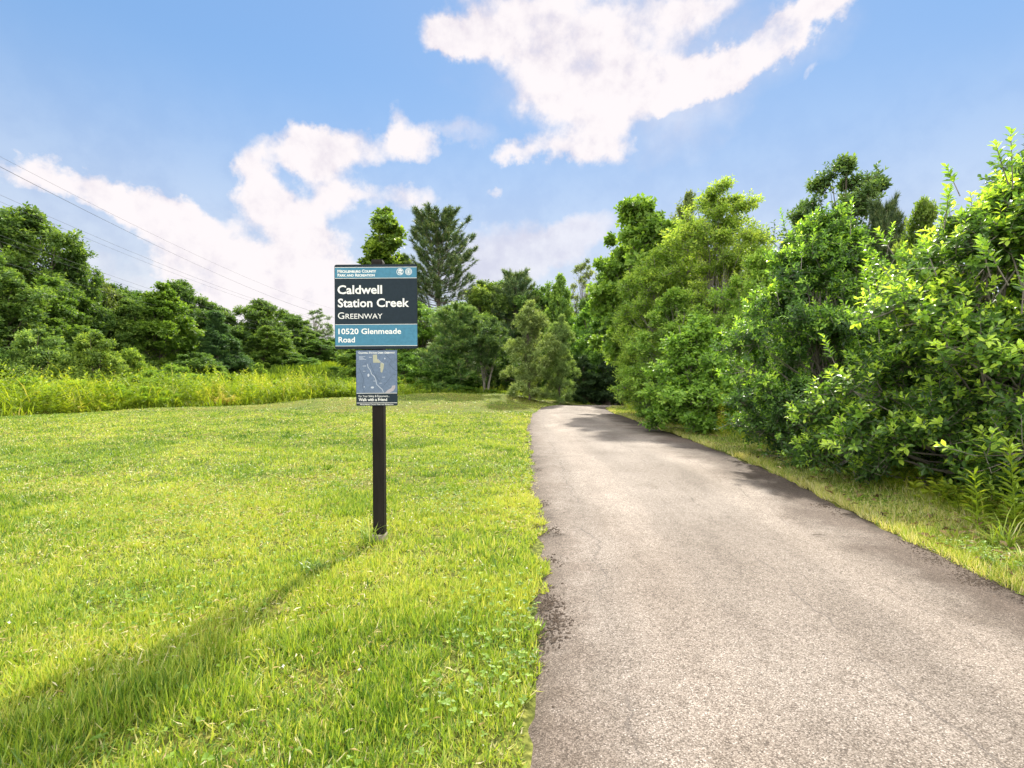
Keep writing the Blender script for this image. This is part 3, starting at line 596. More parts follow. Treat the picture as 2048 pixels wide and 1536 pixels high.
def make_kind(key, seed, H, Rw, base=.12, prof='dome', K=60, rc=1.0, shoots=50, nl=7, lsize=.22, lwid=.6, sl=.35, tmpl=T_DIAMOND, mat='broad', bark='bark', r0=.22, top=.85, stems=1, spread=.08, young=.3, fill=.6, upb=.35, droop=0., tmean=.42, limbs=True, tw=0.0, twr=.006, sprigs=0):
    rng = np.random.default_rng(seed)
    lv, Cn, S, ax, rci = crown(rng, H, Rw, base, prof, K, rc, shoots, nl, lsize, lwid, sl, tmpl, young, fill, upb, droop, tmean)
    tg = twigs(S, ax, Cn, rci, shoots, twr, sl, tw, rng) if tw > 0 else None
    w = wood(rng, H, base, Cn if limbs else Cn[:0], r0, top, stems, spread, tg)
    lvs = [lv]
    if sprigs:
        a = rng.random(sprigs) * 6.28; f = .25 + .75 * rng.random(sprigs); tp, rp = PROF[prof]; t0 = .35 + .58 * rng.random(sprigs)
        r_ = np.interp(t0, tp, rp) * Rw * .92; B = np.stack([r_ * np.cos(a), r_ * np.sin(a), t0 * H], -1)
        A = norm(np.stack([np.cos(a) * .35, np.sin(a) * .35, np.ones(sprigs)], -1) + rng.normal(0, .15, (sprigs, 3))); ln = .22 + .22 * rng.random(sprigs)
        m = 20; j = np.repeat(np.arange(sprigs), m); q = np.tile(np.linspace(.15, 1, m), sprigs)
        e1 = norm(np.cross(A, [1., 0, 0])); e2 = np.cross(A, e1); g = np.tile(np.arange(m) * 2.4, sprigs)
        pr_ = e1[j] * np.cos(g)[:, None] + e2[j] * np.sin(g)[:, None]
        lvs.append(leaves(B[j] + A[j] * (ln[j] * q)[:, None], norm(pr_ + A[j] * (.6 + .8 * q ** 3)[:, None]), A[j] - pr_ * .3, lsize * (1.25 - .4 * q) * (.8 + .4 * rng.random(len(j))), lwid, np.clip(.50 + .28 * q + rng.normal(0, .1, len(j)), 0, 1), tmpl))
        f4 = np.linspace(0, 1, 4)[None, :, None]; w.append(tubes(B[:, None, :] + A[:, None, :] * ln[:, None, None] * f4 - A[:, None, :] * .15 * (1 - f4), np.broadcast_to(np.array([.006, .005, .004, .002]), (sprigs, 4)), 5))
    KINDS[key] = dict(H=H, R=Rw, crown=mesh_parts(key + '_crown', lvs, M[mat]), trunk=mesh_parts(key + '_trunk', w, M[bark], True))
def make_pine(key, seed, H, Rw, base=.2, bare=.25, nb=70, ntuft=9, nn=46, nlen=.22, nw=.022, sparse=None, mat='needle', prof=(.8, 1, .95, .80, .30), up=1.2):
    rng = np.random.default_rng(seed); Ls, Rs, TP, TD, TT = [], [], [], [], []
    k = 7
    for b in range(nb):
        t = base + (1 - base) * ((b + rng.random()) / nb) ** .9; z = t * H * .985
        u = (t - base) / (1 - base)
        ln = Rw * np.interp(u, [0, .15, .4, .75, 1], list(prof)) * (.7 + .45 * rng.random())
        if sparse and sparse[0] < u < sparse[1] and rng.random() < .55: continue
        a = b * 2.4 + rng.normal(0, .4); rise = np.interp(u, [0, .5, 1], [.05, .29 * up, up])
        f = np.linspace(0, 1, k)[:, None]; dr = np.array([math.cos(a), math.sin(a), 0])
        pt = np.array([0, 0, z]) + dr * ln * f + np.array([0, 0, 1]) * ln * rise * (f * .5 + f ** 2 * .5) + rng.normal(0, .03, (k, 3)) * ln * f
        Ls.append(pt); Rs.append(.028 * (.4 + ln / Rw) * (1 - .8 * f[:, 0]))
        for q in range(ntuft):
            g = 1 - (1 - bare) * rng.random() ** 1.5 if q else 1.0
            i = min(int(g * (k - 1)), k - 2); fr = g * (k - 1) - i
            p = pt[i] * (1 - fr) + pt[i + 1] * fr; side = np.cross(dr, [0, 0, 1]) * rng.normal(0, .28) * ln * (1.1 - g)
            ext = side + np.array([0, 0, 1]) * abs(rng.normal(0, .10)) * ln
            e = p + ext
            Ls.append(p + (e - p) * f); Rs.append(np.full(k, .009))
            TP.append(e); TD.append(norm(dr * .6 + norm(side) * .3 + np.array([0, 0, .9]) + rng.normal(0, .2, 3))); TT.append(rng.normal(0, .1))
    TP, TD, TT = np.array(TP), np.array(TD), np.array(TT); n = len(TP)
    j = np.repeat(np.arange(n), nn); q = rng.random(n * nn)
    A = TD[j]; d = norm(A * (.55 + .5 * q)[:, None] + norm(rng.normal(0, 1, A.shape)) * .75)
    P = TP[j] + A * ((q - .6) * .42)[:, None]
    lv = leaves(P, d, rng.normal(0, 1, A.shape), nlen * (.7 + .5 * rng.random(n * nn)), nw / nlen, np.clip(.42 + TT[j] + rng.normal(0, .15, n * nn) + .2 * (q > .7), 0, 1), T_NEEDLE)
    f = np.linspace(0, 1, 9)[:, None]; tr = np.array([0, 0, 1.]) * f * H * .98 + rng.normal(0, .04, (9, 3)) * f; tr[0, 2] = -.2
    w = [tubes(tr[None], (.15 * (1 - .9 * f[:, 0]))[None], 8), tubes(np.array(Ls), np.array(Rs), 4)]
    KINDS[key] = dict(H=H, R=Rw, crown=mesh_parts(key + '_crown', [lv], M[mat]), trunk=mesh_parts(key + '_trunk', w, M['bark'], True))

# prototypes for the far tree lines
make_kind('oak_a', 101, 14, 4.6, .02, 'dome', 190, 1.05, 46, 7, .27, .62, .45)
make_kind('oak_b', 102, 13, 4.2, .02, 'round', 175, .98, 46, 7, .26, .62, .42)
make_kind('oak_c', 103, 12, 3.6, .01, 'column', 165, .9, 46, 7, .25, .62, .4)
make_kind('maple', 104, 10, 2.7, .15, 'round', 95, .75, 46, 7, .23, .75, .35, mat='light', r0=.14)
make_kind('cedar', 105, 9, 2.6, .01, 'cone', 170, .6, 60, 7, .17, .45, .3, mat='dark', upb=.6, limbs=False)
make_kind('thicket', 106, 4.5, 2.2, .0, 'bush', 105, .55, 40, 7, .17, .45, .3, mat='broad', stems=4, spread=.2, r0=.05)
make_kind('sumac', 107, 3, 2.2, .0, 'round', 60, .42, 34, 9, .20, .30, .34, mat='light', stems=5, spread=.3, r0=.04, droop=.25)
make_kind('airy', 108, 13, 2.6, .25, 'vase', 110, .55, 12, 6, .20, .55, .4, mat='grey', bark='grey_bark', r0=.14, tw=.5, twr=.012)
make_pine('pine', 109, 12, 2.2, .16, .35, 150, 13, 44, .26, .030, (.14, .36), up=1.8)
make_pine('young_pine', 110, 6, 1.9, .05, .2, 105, 12, 46, .22, .026, prof=(.8, 1, .85, .6, .3), up=.7)
make_kind('sweetgum', 111, 13, 2.7, .02, 'gum', 165, .75, 46, 7, .24, .8, .38, mat='broad', r0=.15, tmean=.45)
make_kind('pale_bush', 112, 5.6, 1.5, .0, 'column', 105, .42, 50, 8, .115, .4, .24, mat='grey', stems=3, spread=.08, r0=.05, tmean=.35)
make_kind('far_holly', 113, 3, .95, .0, 'column', 75, .30, 50, 8, .085, .5, .16, mat='dark', stems=2, r0=.05, tmean=.4)
make_kind('open_shrub', 114, 5.5, 1.7, .30, 'vase', 55, .5, 40, 7, .13, .45, .25, mat='dark', bark='grey_bark', stems=4, spread=.16, r0=.06, tmean=.5)

def place(key, cx, ty, wpx, Y, name, label, cat='tree', group=None, tint=(1, 1, 1), rot=None, parts=('trunk', 'crown'), by=None, X=None):
    k = KINDS[key]; x = (cx - 1024) / 1024 * Y if X is None else X; z = tz(x, Y); top = 1.25 + (768 - ty) / 1024 * Y
    h = top - z; w = wpx / 1024 * Y * 1.12
    o = thing(name, (x, Y, z), label, cat, group)
    sx = w / (2 * k['R']); sz = h / k['H']
    o.scale = (sx, sx, sz); o.rotation_euler = (0, 0, RNG.random() * 6.28 if rot is None else rot)
    tr = link(parts[0], k['trunk'], o); cr_ = link(parts[1], k['crown'], o); cr_.color = (*tint, 1)
    return o
GL = 'trees of the tree line beyond the left meadow'
LEFT = [
 ('oak_a', 60, 400, 250, 38, 'tallest dark green tree at the left edge of the photo, dense domed crown', (1, 1, .95)),
 ('oak_b', -130, 430, 300, 40, 'broad dark tree cut by the left picture edge, behind the lighter trees', (1, 1, 1)),
 ('oak_c', 150, 470, 100, 40, 'dark narrow tree leaning out beside the tallest left tree', (.95, 1, .9)),
 ('oak_c', -10, 500, 210, 30, 'mid green tree filling the left picture edge below the tallest crown', (1.1, 1.08, 1.1)),
 ('maple', 95, 545, 150, 33, 'yellow green tree in front of the tallest left tree, sunlit leaves', (.62, .70, .6)),
 ('oak_b', 205, 540, 120, 44, 'thin topped brownish green tree right of the tallest left tree', (1.15, .95, .9)),
 ('maple', 318, 558, 125, 45, 'bright yellow green maple with its pale trunk showing', (.72, .80, .5)),
 ('oak_c', 255, 592, 120, 43, 'vine hung mid green tree left of the bright maple', (1.25, 1.2, 1.1)),
 ('oak_a', 360, 552, 140, 57, 'dark domed oak rising behind the bright maple', (.85, .9, .85)),
 ('cedar', 432, 618, 120, 50, 'dark cedar cone in front of the domed oaks', (1.1, 1.2, 1.2)),
 ('oak_a', 520, 592, 140, 66, 'broad domed dark oak halfway along the tree line', (1, 1, .9)),
 ('oak_c', 535, 648, 95, 60, 'olive green tree lit on its right side before the broad oak', (1.05, 1.05, .8)),
 ('oak_b', 598, 640, 85, 80, 'smaller rounded tree toward the far end of the tree line', (1, 1, 1)),
 ('airy', 632, 613, 72, 88, 'thin airy tree with see through crown at the far end', (.7, .8, .8)),
 ('oak_b', 640, 672, 95, 76, 'low dark tree under the airy tree at the far end', (.9, 1, 1)),
 ('maple', 700, 698, 60, 100, 'farthest light green tree peeping out left of the sign', (1, 1, .8)),
 ('oak_b', 480, 640, 120, 72, 'dark filler tree between the cedar and the broad oak', (.9, .95, .9)),
 ('oak_a', 270, 575, 150, 60, 'dull green tree behind the vine hung tree', (.8, .9, .9)),
 ('oak_b', 560, 660, 110, 92, 'far dark tree seen past the olive tree', (.9, 1, 1.05)),
 ('oak_a', 415, 598, 150, 60, 'dark rounded tree just left of the cedar', (.8, .85, .85)),
 ('oak_b', 225, 552, 150, 50, 'shaded tree behind the brownish green one', (.85, .9, .9)),
 ('oak_a', 575, 622, 130, 76, 'sloping dark tree past the broad oak', (.85, .9, .9)),
 ('oak_c', 612, 655, 95, 84, 'slim dark tree just before the airy one', (.85, .95, .95)),
 ('oak_b', 662, 668, 70, 96, 'last dark tree of the line, right beside the sign', (.8, .95, .95)),
 ('oak_b', 455, 628, 130, 64, 'dark crown behind the cedar cone', (.8, .85, .85)),
]
for (k, cx, ty, w, Y, lab, tn) in LEFT: tn = (tn[0] * .80, tn[1] * .85, tn[2] * .88); place(k, cx, ty, w, Y, 'broadleaf_tree' if k not in ('cedar',) else 'cedar_tree', lab, 'tree', GL, tn)
GS = 'shrubs at the foot of the left tree line'
for (k, cx, ty, w, Y, lab, tn) in [
 ('thicket', 75, 648, 150, 27, 'pale grey green shrub at far left foot of the trees', (1.35, 1.3, 1.6)),
 ('thicket', 190, 655, 130, 28, 'mid green shrub beside the pale grey green one', (1.3, 1.2, 1)),
 ('sumac', 350, 722, 150, 30, 'low spreading sumac mound before the bright maple', (.75, .85, .7)),
 ('thicket', 262, 688, 90, 30, 'upright yellowish shrub left of the sumac mound', (1.5, 1.4, .9)),
 ('sumac', 438, 738, 70, 36, 'small rounded light shrub below the dark cedar', (.8, .85, .7)),
 ('thicket', 518, 722, 34, 42, 'small pointed young tree below the olive tree', (1.7, 1.6, 1.1)),
 ('thicket', 5, 690, 120, 26, 'shrub cut by the left picture edge above the weeds', (1.0, 1.1, 1)),
 ('thicket', 395, 700, 130, 44, 'dark shrub below the domed oak', (.8, .9, .9)),
 ('thicket', 590, 705, 110, 62, 'dark shrub row end under the far trees', (.8, .95, .9)),
 ('thicket', 470, 705, 110, 54, 'dark shrub between the cedar and the olive tree', (.8, .9, .9)),
]: place(k, cx, ty, w, Y, 'shrub', lab, 'shrub', GS, tn, parts=('stems', 'foliage'))
for i, (cx, ty, w, Y, k, tn) in enumerate([(60, 748, 90, 20, 'thicket', (2.2, 2.0, 1.0)), (150, 752, 110, 20.5, 'sumac', (1.3, 1.25, .8)), (235, 764, 60, 21, 'thicket', (1.9, 1.9, 1.0)), (300, 768, 90, 21.5, 'sumac', (1.15, 1.2, .7)), (372, 760, 60, 24, 'thicket', (2.1, 1.9, .9)),
    (438, 762, 80, 25, 'sumac', (1.2, 1.2, .8)), (500, 768, 60, 25.5, 'thicket', (1.8, 1.8, .9)), (560, 756, 70, 28, 'thicket', (2.0, 1.9, 1.0)), (630, 756, 80, 29, 'sumac', (1.2, 1.2, .8)), (700, 752, 60, 31, 'thicket', (1.7, 1.7, .9)), (20, 765, 60, 19, 'thicket', (2.0, 1.8, .9)), (850, 758, 80, 30.5, 'thicket', (1.1, 1.3, .9)), (935, 760, 80, 30.6, 'thicket', (.9, 1.1, .8))]):
    place(k, cx, ty, w, Y, 'weed_clump', 'lime green weedy clump standing in the tall grass band', 'plant', 'weedy clumps in the tall grass band', tn, parts=('stems', 'foliage'))
GC = 'trees closing the view behind the lawn'
for (k, cx, ty, w, Y, nm, lab, tn) in [
 ('sweetgum', 772, 396, 165, 52, 'sweetgum_tree', 'tall narrow sweetgum rising behind the sign', (1, 1, .8)),
 ('pine', 878, 446, 140, 48, 'pine_tree', 'tall dark pine right of the sign with see through middle', (1, 1, 1)),
 ('young_pine', 915, 622, 150, 31.5, 'pine_tree', 'young soft needled pine under the tall pine', (1.4, 1.5, 1.2)),
 ('young_pine', 1030, 556, 130, 50, 'pine_tree', 'distant pine with rounded ragged top behind the pale bush', (1.2, 1.2, 1.3)),
 ('oak_b', 965, 545, 140, 50, 'broadleaf_tree', 'domed tree between the tall pine and the distant pine', (1.2, 1.15, 1.1)),
 ('oak_c', 1118, 540, 90, 42, 'broadleaf_tree', 'upright dark tree above the two dark hollies', (1.2, 1.25, 1.1)),
 ('airy', 1165, 512, 90, 50, 'broadleaf_tree', 'sparse airy tree top against the pale sky at path end', (.8, .8, .7)),
 ('oak_b', 1180, 590, 130, 40, 'broadleaf_tree', 'mid green tree behind the end of the path', (1.1, 1.3, 1.0)),
 ('oak_b', 840, 590, 130, 38, 'broadleaf_tree', 'leafy tree filling the gap right behind the sign panel', (1.2, 1.3, 1.1)),
 ('oak_c', 735, 660, 120, 40, 'broadleaf_tree', 'low broadleaf tree hidden mostly behind the map panel', (1.3, 1.3, 1.0)),
 ('oak_a', 1060, 600, 170, 56, 'broadleaf_tree', 'dull background tree behind the pale grey green bush', (.9, 1, 1)),
 ('oak_a', 1000, 556, 210, 55, 'broadleaf_tree', 'broad dull tree filling the gap behind the distant pine', (.9, .95, .95)),
 ('oak_b', 1085, 556, 120, 49, 'broadleaf_tree', 'rounded dull tree right of the distant pine', (.9, 1, .95)),
 ('oak_c', 1205, 535, 110, 45, 'broadleaf_tree', 'tall shaded tree left of the sycamore', (.9, 1, .95)),
 ('oak_b', 925, 590, 150, 42, 'broadleaf_tree', 'dark tree behind the tall pine trunk', (.85, .9, .9)),
 ('oak_c', 1235, 560, 130, 34, 'broadleaf_tree', 'shaded tree behind the path bend', (1.0, 1.15, 1)),
]: place(k, cx, ty, w, Y, nm, lab, 'tree', GC, tn)
GB = 'bushes along the far edge of the lawn'
for (k, cx, ty, w, Y, nm, lab, tn) in [
 ('pale_bush', 1060, 592, 105, 28.5, 'shrub', 'tall pale grey green bush at the lawn corner', (1, 1, .85)),
 ('pale_bush', 1122, 622, 75, 29, 'shrub', 'smaller pale bush beside the tall pale bush', (.9, 1, .8)),
 ('far_holly', 1168, 706, 66, 30.6, 'holly_bush', 'dark rounded holly left of the darkest one at path end', (.62, .68, .66)),
 ('far_holly', 1216, 708, 84, 30.9, 'holly_bush', 'darkest wide holly at the end of the path', (.50, .56, .55)),
 ('far_holly', 1244, 732, 40, 32, 'holly_bush', 'narrow dark holly beside the fence rails', (.55, .6, .6)),
 ('open_shrub', 972, 622, 120, 30.5, 'shrub', 'dark open shrub with bare stems left of the pale bush', (1, 1, .95)),
 ('thicket', 900, 700, 130, 31, 'shrub', 'low dark shrub under the pines', (.7, .85, .8)),
 ('thicket', 815, 700, 120, 32, 'shrub', 'low green shrub right of the map panel', (1.0, 1.15, .95)),
 ('thicket', 1010, 690, 100, 33, 'shrub', 'dark filler shrub behind the open shrub', (.6, .7, .7)),
]: place(k, cx, ty, w, Y, nm, lab, 'shrub', GB, tn, parts=('stems', 'foliage'))

# right hand side, nearer: own meshes
make_kind('big_bush', 201, 4.3, 2.05, .0, 'bush', 290, .42, 30, 15, .084, .48, .27, T_OVAL, 'glossy', 'grey_bark', .06, .66, 6, .16, young=.62, fill=.45, upb=.45, tmean=.36, tw=.8, twr=.004, sprigs=40)
make_kind('dark_bush', 202, 4.7, 1.75, .0, 'bush', 250, .42, 30, 14, .082, .46, .26, T_OVAL, 'glossy', 'grey_bark', .05, .66, 5, .14, young=.45, fill=.45, upb=.45, tmean=.28, tw=.6, twr=.004, sprigs=18)
make_kind('sycamore', 203, 9.6, 2.4, .20, 'sap', 150, .62, 26, 8, .21, .85, .36, T_DIAMOND, 'light', 'grey_bark', .10, .9, 1, .05, tmean=.36, tw=.4, twr=.006)
make_kind('sapling', 204, 8.3, 1.9, .10, 'sap', 170, .5, 26, 10, .125, .42, .36, T_DIAMOND, 'light', 'grey_bark', .06, .95, 2, .06, tmean=.52, young=.35, tw=.5, twr=.005)
make_kind('leafy', 205, 5.5, 1.7, .02, 'column', 160, .45, 34, 9, .115, .5, .3, T_DIAMOND, 'light', 'grey_bark', .045, .75, 3, .08, tmean=.42, tw=.4, twr=.005)
make_kind('leafy_low', 206, 3.9, 1.5, .0, 'bush', 120, .40, 26, 9, .13, .55, .28, T_OVAL, 'light', 'grey_bark', .04, .85, 4, .16, tmean=.36, droop=.15, tw=.5, twr=.004)
make_kind('dark_oak', 207, 12.5, 3.2, .15, 'dome', 90, .85, 32, 7, .22, .55, .4, T_DIAMOND, 'dark', 'bark', .16, .9, 1, .06, tmean=.5, tw=.5, twr=.01)
UN = [(300, 700, 48), (420, 690, 62), (520, 690, 80), (610, 690, 98), (120, 690, 46), (20, 680, 44), (760, 690, 48), (850, 680, 44), (930, 680, 46), (1000, 670, 44), (1080, 670, 46), (1150, 660, 42), (1215, 650, 44), (1290, 640, 42), (1130, 690, 36), (1190, 680, 37)]
for i, (cx, ty, Y) in enumerate(UN):
    place('thicket', cx, ty, 135, Y, 'shrub', 'shadowy understorey shrub deep behind the nearer trees', 'shrub', 'understorey behind the trees', (.7, .85, .8), parts=('stems', 'foliage'))
GR = 'trees and tall shrubs lining the right side of the path'
for (k, cx, ty, w, Y, nm, lab, cat, tn, X) in [
 ('dark_bush', 1655, 398, 345, 8.5, 'shrub', 'dark glossy leaved shrub between the big front bush and the pale saplings', 'shrub', (1, 1.05, 1), None),
 ('dark_bush', 1770, 640, 250, 7.2, 'shrub', 'low glossy shrub tucked between the two big glossy bushes', 'shrub', (.9, .95, .9), None),
 ('sycamore', 1280, 378, 190, 22, 'broadleaf_tree', 'large leaved sycamore nearest the path bend', 'tree', (.75, .85, .7), None),
 ('sapling', 1440, 346, 235, 17, 'broadleaf_tree', 'slender yellow green tree with thin trunk showing through its crown', 'tree', (1, 1, .9), None),
 ('sapling', 1335, 470, 190, 18.5, 'broadleaf_tree', 'light green sapling between the sycamore and the slender tree', 'tree', (.95, 1, .85), None),
 ('leafy', 1305, 565, 150, 20, 'shrub', 'leafy light green shrub overhanging the path bend', 'shrub', (1, 1.05, .9), None),
 ('leafy', 1350, 560, 190, 16, 'shrub', 'tall light green shrub below the sapling', 'shrub', (.85, .95, .8), None),
 ('leafy_low', 1395, 620, 210, 13, 'shrub', 'broad leaved shrub reaching down to the verge', 'shrub', (.85, 1, .8), None),
 ('leafy', 1520, 480, 190, 14, 'shrub', 'pale leafy shrub behind the dark glossy shrub', 'shrub', (.9, 1, .8), None),
 ('leafy_low', 1335, 700, 120, 17.5, 'shrub', 'low leafy shrub at the verge near the path bend', 'shrub', (.7, .85, .7), None),
 ('dark_oak', 1690, 296, 250, 24, 'broadleaf_tree', 'dark oak whose open top stands highest against the sky at right', 'tree', (1.1, 1.1, 1.1), None),
 ('dark_oak', 1612, 385, 130, 27, 'broadleaf_tree', 'dark domed tree left of the highest right oak', 'tree', (1.2, 1.2, 1.3), None),
 ('leafy', 1845, 372, 150, 15, 'broadleaf_tree', 'feathery olive tree top behind the big bush', 'tree', (.6, .65, .5), None),
 ('dark_oak', 1375, 366, 110, 27, 'broadleaf_tree', 'brownish dark tree top behind the slender yellow green tree', 'tree', (1.5, 1.2, 1.2), None),
 ('young_pine', 1765, 425, 120, 21, 'pine_tree', 'dark pine between the highest right oak and the big bush', 'tree', (.8, .8, .8), None),
 ('dark_oak', 2110, 225, 260, 15, 'broadleaf_tree', 'dark tree top cut by the right picture edge', 'tree', (1, 1, 1), None),
 ('leafy', 1590, 470, 160, 17, 'broadleaf_tree', 'light green tree behind the dark glossy shrub', 'tree', (.8, .85, .7), None),
 ('dark_oak', 1480, 470, 200, 30, 'broadleaf_tree', 'shadowy background tree behind the pale shrubs', 'tree', (1.2, 1.2, 1.2), None),
 ('dark_oak', 1300, 480, 200, 36, 'broadleaf_tree', 'shadowy background tree behind the sycamore', 'tree', (1.2, 1.3, 1.2), None),
]: place(k, cx, ty, w, Y, nm, lab, cat, GR, tn, parts=('trunk', 'crown') if cat == 'tree' else ('stems', 'foliage'))
b = thing('shrub', (5.45, 5.35, 0), 'big glossy leaved bush with lime green shoots nearest on the right', 'shrub', GR)
b.scale = (1, 1, .90); link('stems', KINDS['big_bush']['trunk'], b); link('foliage', KINDS['big_bush']['crown'], b).color = (1.0, 1.0, 1, 1)
b = thing('shrub', (8.3, 3.7, 0), 'glossy bush cut by the right picture edge', 'shrub', GR); b.rotation_euler.z = 2.1
link('stems', KINDS['big_bush']['trunk'], b); link('foliage', KINDS['big_bush']['crown'], b)

# ------------------------------------------------------------------ weeds
def weeds():
    rng = np.random.default_rng(31); parts = []
    # leafy stalks in the band behind the lawn
    n = 4200; x = -32 + 36 * rng.random(n); dep = rng.random(n) ** 1.4 * 7; y = lawn_edge(x) + .15 + dep + .5 * (vnoise(x, x * 0, 1.2, 3) - .5)
    hmax = np.interp(x, [-32, -19, -14, -9, -7.5, -5, -1, 2.5, 4], [1.9, 1.65, 1.35, 1.15, .9, .6, .5, .45, .3])
    k = (rng.random(n) < np.interp(x, [-32, -8, -6, 4], [1, 1, .8, .7])) & ~((x > 2.3) & (y < 31.3)); x, y, hmax, dep = x[k], y[k], hmax[k], dep[k]; n = len(x)
    h = hmax * (.38 + .30 * rng.random(n) + .60 * vnoise(x, y, 1.1, 51) * vnoise(x, y, 3.0, 52) ** .5 + .35 * (vnoise(x, y, .5, 56) > .72)) * np.clip(.25 + .55 * dep, 0, 1)
    z = terrain(x, y); lean = rng.normal(0, .16, (n, 2))
    m = 20; j = np.repeat(np.arange(n), m); q = np.tile(np.linspace(.12, 1, m), n)
    P = np.stack([x[j] + lean[j, 0] * h[j] * q ** 2, y[j] + lean[j, 1] * h[j] * q ** 2, z[j] + h[j] * q], -1)
    g = np.tile(np.arange(m) * 2.4, n) + rng.random(n)[j] * 6.28
    D = np.stack([np.cos(g), np.sin(g), .25 + .7 * q ** 3 + rng.normal(0, .25, len(j))], -1)
    ct = .52 + .9 * (vnoise(x, y, 1.6, 53) - .5) + .4 * (vnoise(x, y, 4, 54) - .5) + rng.normal(0, .1, n) - .28 * np.clip((x + 8) / 3, 0, 1)
    parts.append(leaves(P, D, np.tile([0, 0, 1.], (len(j), 1)) + rng.normal(0, .35, (len(j), 3)), ((.10 + .16 * rng.random(n) ** 1.5) * np.interp(x, [-8, -4], [1, .6]))[j] * (1.15 - .4 * q), .40, np.clip(ct[j] + rng.normal(0, .1, len(j)) + .1 * q, 0, 1), T_DIAMOND))
    # long arching grass
    n = 22000; x = -32 + 37 * rng.random(n); dep = rng.random(n) ** 1.3 * 7 - .2; y = lawn_edge(x) + dep
    k = (vnoise(x, y, 1.3, 57) > .36) & ~((x > 2.3) & (y < 31.3)); x, y, dep = x[k], y[k], dep[k]; n = len(x)
    hmax = np.interp(x, [-32, -19, -14, -9, -5, 4], [1.9, 1.6, 1.4, 1.2, .6, .35])
    a = rng.random(n) * 6.28; ln = np.abs(rng.normal(.35, .2, n))
    D = np.stack([np.cos(a) * np.sin(ln), np.sin(a) * np.sin(ln), np.cos(ln)], -1)
    s = hmax * (.30 + .75 * rng.random(n) ** 1.5) * np.clip(.35 + .55 * dep, .22, 1)
    tall = (rng.random(n) < .02) & (dep > .6); s = np.where(tall, s * 1.55, s)
    t = .42 + .5 * tall + .5 * (vnoise(x, y, 2, 59) - .5) + rng.normal(0, .12, n) + np.where(rng.random(n) < .12, .4, 0) - .2 * np.clip((x + 8) / 3, 0, 1)
    parts.append(leaves(np.stack([x, y, terrain(x, y)], -1), D, np.stack([-np.cos(a), -np.sin(a), np.full(n, .4)], -1), s, .030 / s, np.clip(t, 0, 1), T_LONG))
    # rising meadow beyond
    n = 26000; y = 24 + 62 * rng.random(n); x = -34 + 30 * rng.random(n); k = (y > lawn_edge(x) + 5); x, y = x[k], y[k]; n = len(x)
    a = rng.random(n) * 6.28; D = np.stack([np.cos(a) * .35, np.sin(a) * .35, np.ones(n)], -1)
    t = .34 + .7 * (vnoise(x, y, 5, 61) - .5) + rng.normal(0, .13, n)
    parts.append(leaves(np.stack([x, y, terrain(x, y)], -1), D, rng.normal(0, 1, (n, 3)), .5 + .6 * rng.random(n), .11, np.clip(t, 0, 1), T_DIAMOND))
    tag(link('meadow_weeds', mesh_parts('meadow_weeds', parts, M['weed'])), 'tall yellow green weeds and long grass bordering the lawn', 'weeds', kind='stuff')
    # undergrowth at the feet of the right hand shrubs
    parts = []; n = 2300; y = 3.2 + 24 * rng.random(n) ** 1.3; x = right_x(y) + np.interp(y, [0, 5, 9, 14, 28], [1.15, .85, .95, .75, .8]) + .9 * rng.random(n)
    h = .12 + .45 * rng.random(n) * np.interp(y, [3, 8, 12, 28], [.35, .5, 1.2, 1.7]); z = terrain(x, y); m = 9; j = np.repeat(np.arange(n), m); q = np.tile(np.linspace(.2, 1, m), n)
    lean = rng.normal(0, .3, (n, 2)); g = rng.random(n * m) * 6.28
    P = np.stack([x[j] + lean[j, 0] * h[j] * q, y[j] + lean[j, 1] * h[j] * q, z[j] + h[j] * q], -1)
    D = np.stack([np.cos(g), np.sin(g), .3 + rng.normal(0, .3, len(j))], -1)
    parts.append(leaves(P, D, np.tile([0, 0, 1.], (len(j), 1)) + rng.normal(0, .4, (len(j), 3)), .05 + .06 * rng.random(n)[j], .38, np.clip(.3 + rng.normal(0, .15, n)[j] + np.where(rng.random(n) < .15, .5, 0)[j], 0, 1), T_DIAMOND))
    n = 7000; y = 3 + 14 * rng.random(n) ** 1.3; x = right_x(y) + np.interp(y, [0, 5, 9, 14, 28], [1.1, .8, .85, .7, .8]) + .6 * rng.random(n)
    a = rng.random(n) * 6.28; ln = np.abs(rng.normal(.5, .3, n)); D = np.stack([np.cos(a) * np.sin(ln), np.sin(a) * np.sin(ln), np.cos(ln)], -1); s = .10 + .30 * rng.random(n) ** 2
    parts.append(leaves(np.stack([x, y, terrain(x, y)], -1), D, np.stack([-np.cos(a), -np.sin(a), np.full(n, .4)], -1), s, .006 / s, np.clip(.6 + rng.normal(0, .3, n), 0, 1), T_LONG))
    nf = 5200; yf_ = 2.6 + 20 * rng.random(nf) ** 1.4; xf_ = right_x(yf_) + .05 + 1.9 * rng.random(nf) ** .7; a = rng.random(nf) * 6.28
    fl = [leaves(np.stack([xf_, yf_, terrain(xf_, yf_) + .025 + .03 * rng.random(nf)], -1), np.stack([np.cos(a), np.sin(a), rng.normal(.05, .3, nf)], -1), np.tile([0, 0, 1.], (nf, 1)) + rng.normal(0, .4, (nf, 3)), .04 + .06 * rng.random(nf), .45, np.clip(rng.normal(.45, .25, nf), 0, 1), T_DIAMOND)]
    tag(link('fallen_leaves', mesh_parts('fallen_leaves', fl, leaf_mat('dead_leaf', [(0, (.06, .035, .018)), (.5, (.20, .12, .055)), (1, (.46, .34, .18))], trans=.15))), 'brown fallen leaves under the right hand shrubs and on the verge', 'fallen leaves', kind='stuff')
    tag(link('undergrowth', mesh_parts('undergrowth', parts, M['weed'])), 'scrubby weeds and dry grass at the feet of the right hand shrubs', 'undergrowth', kind='stuff')
weeds()

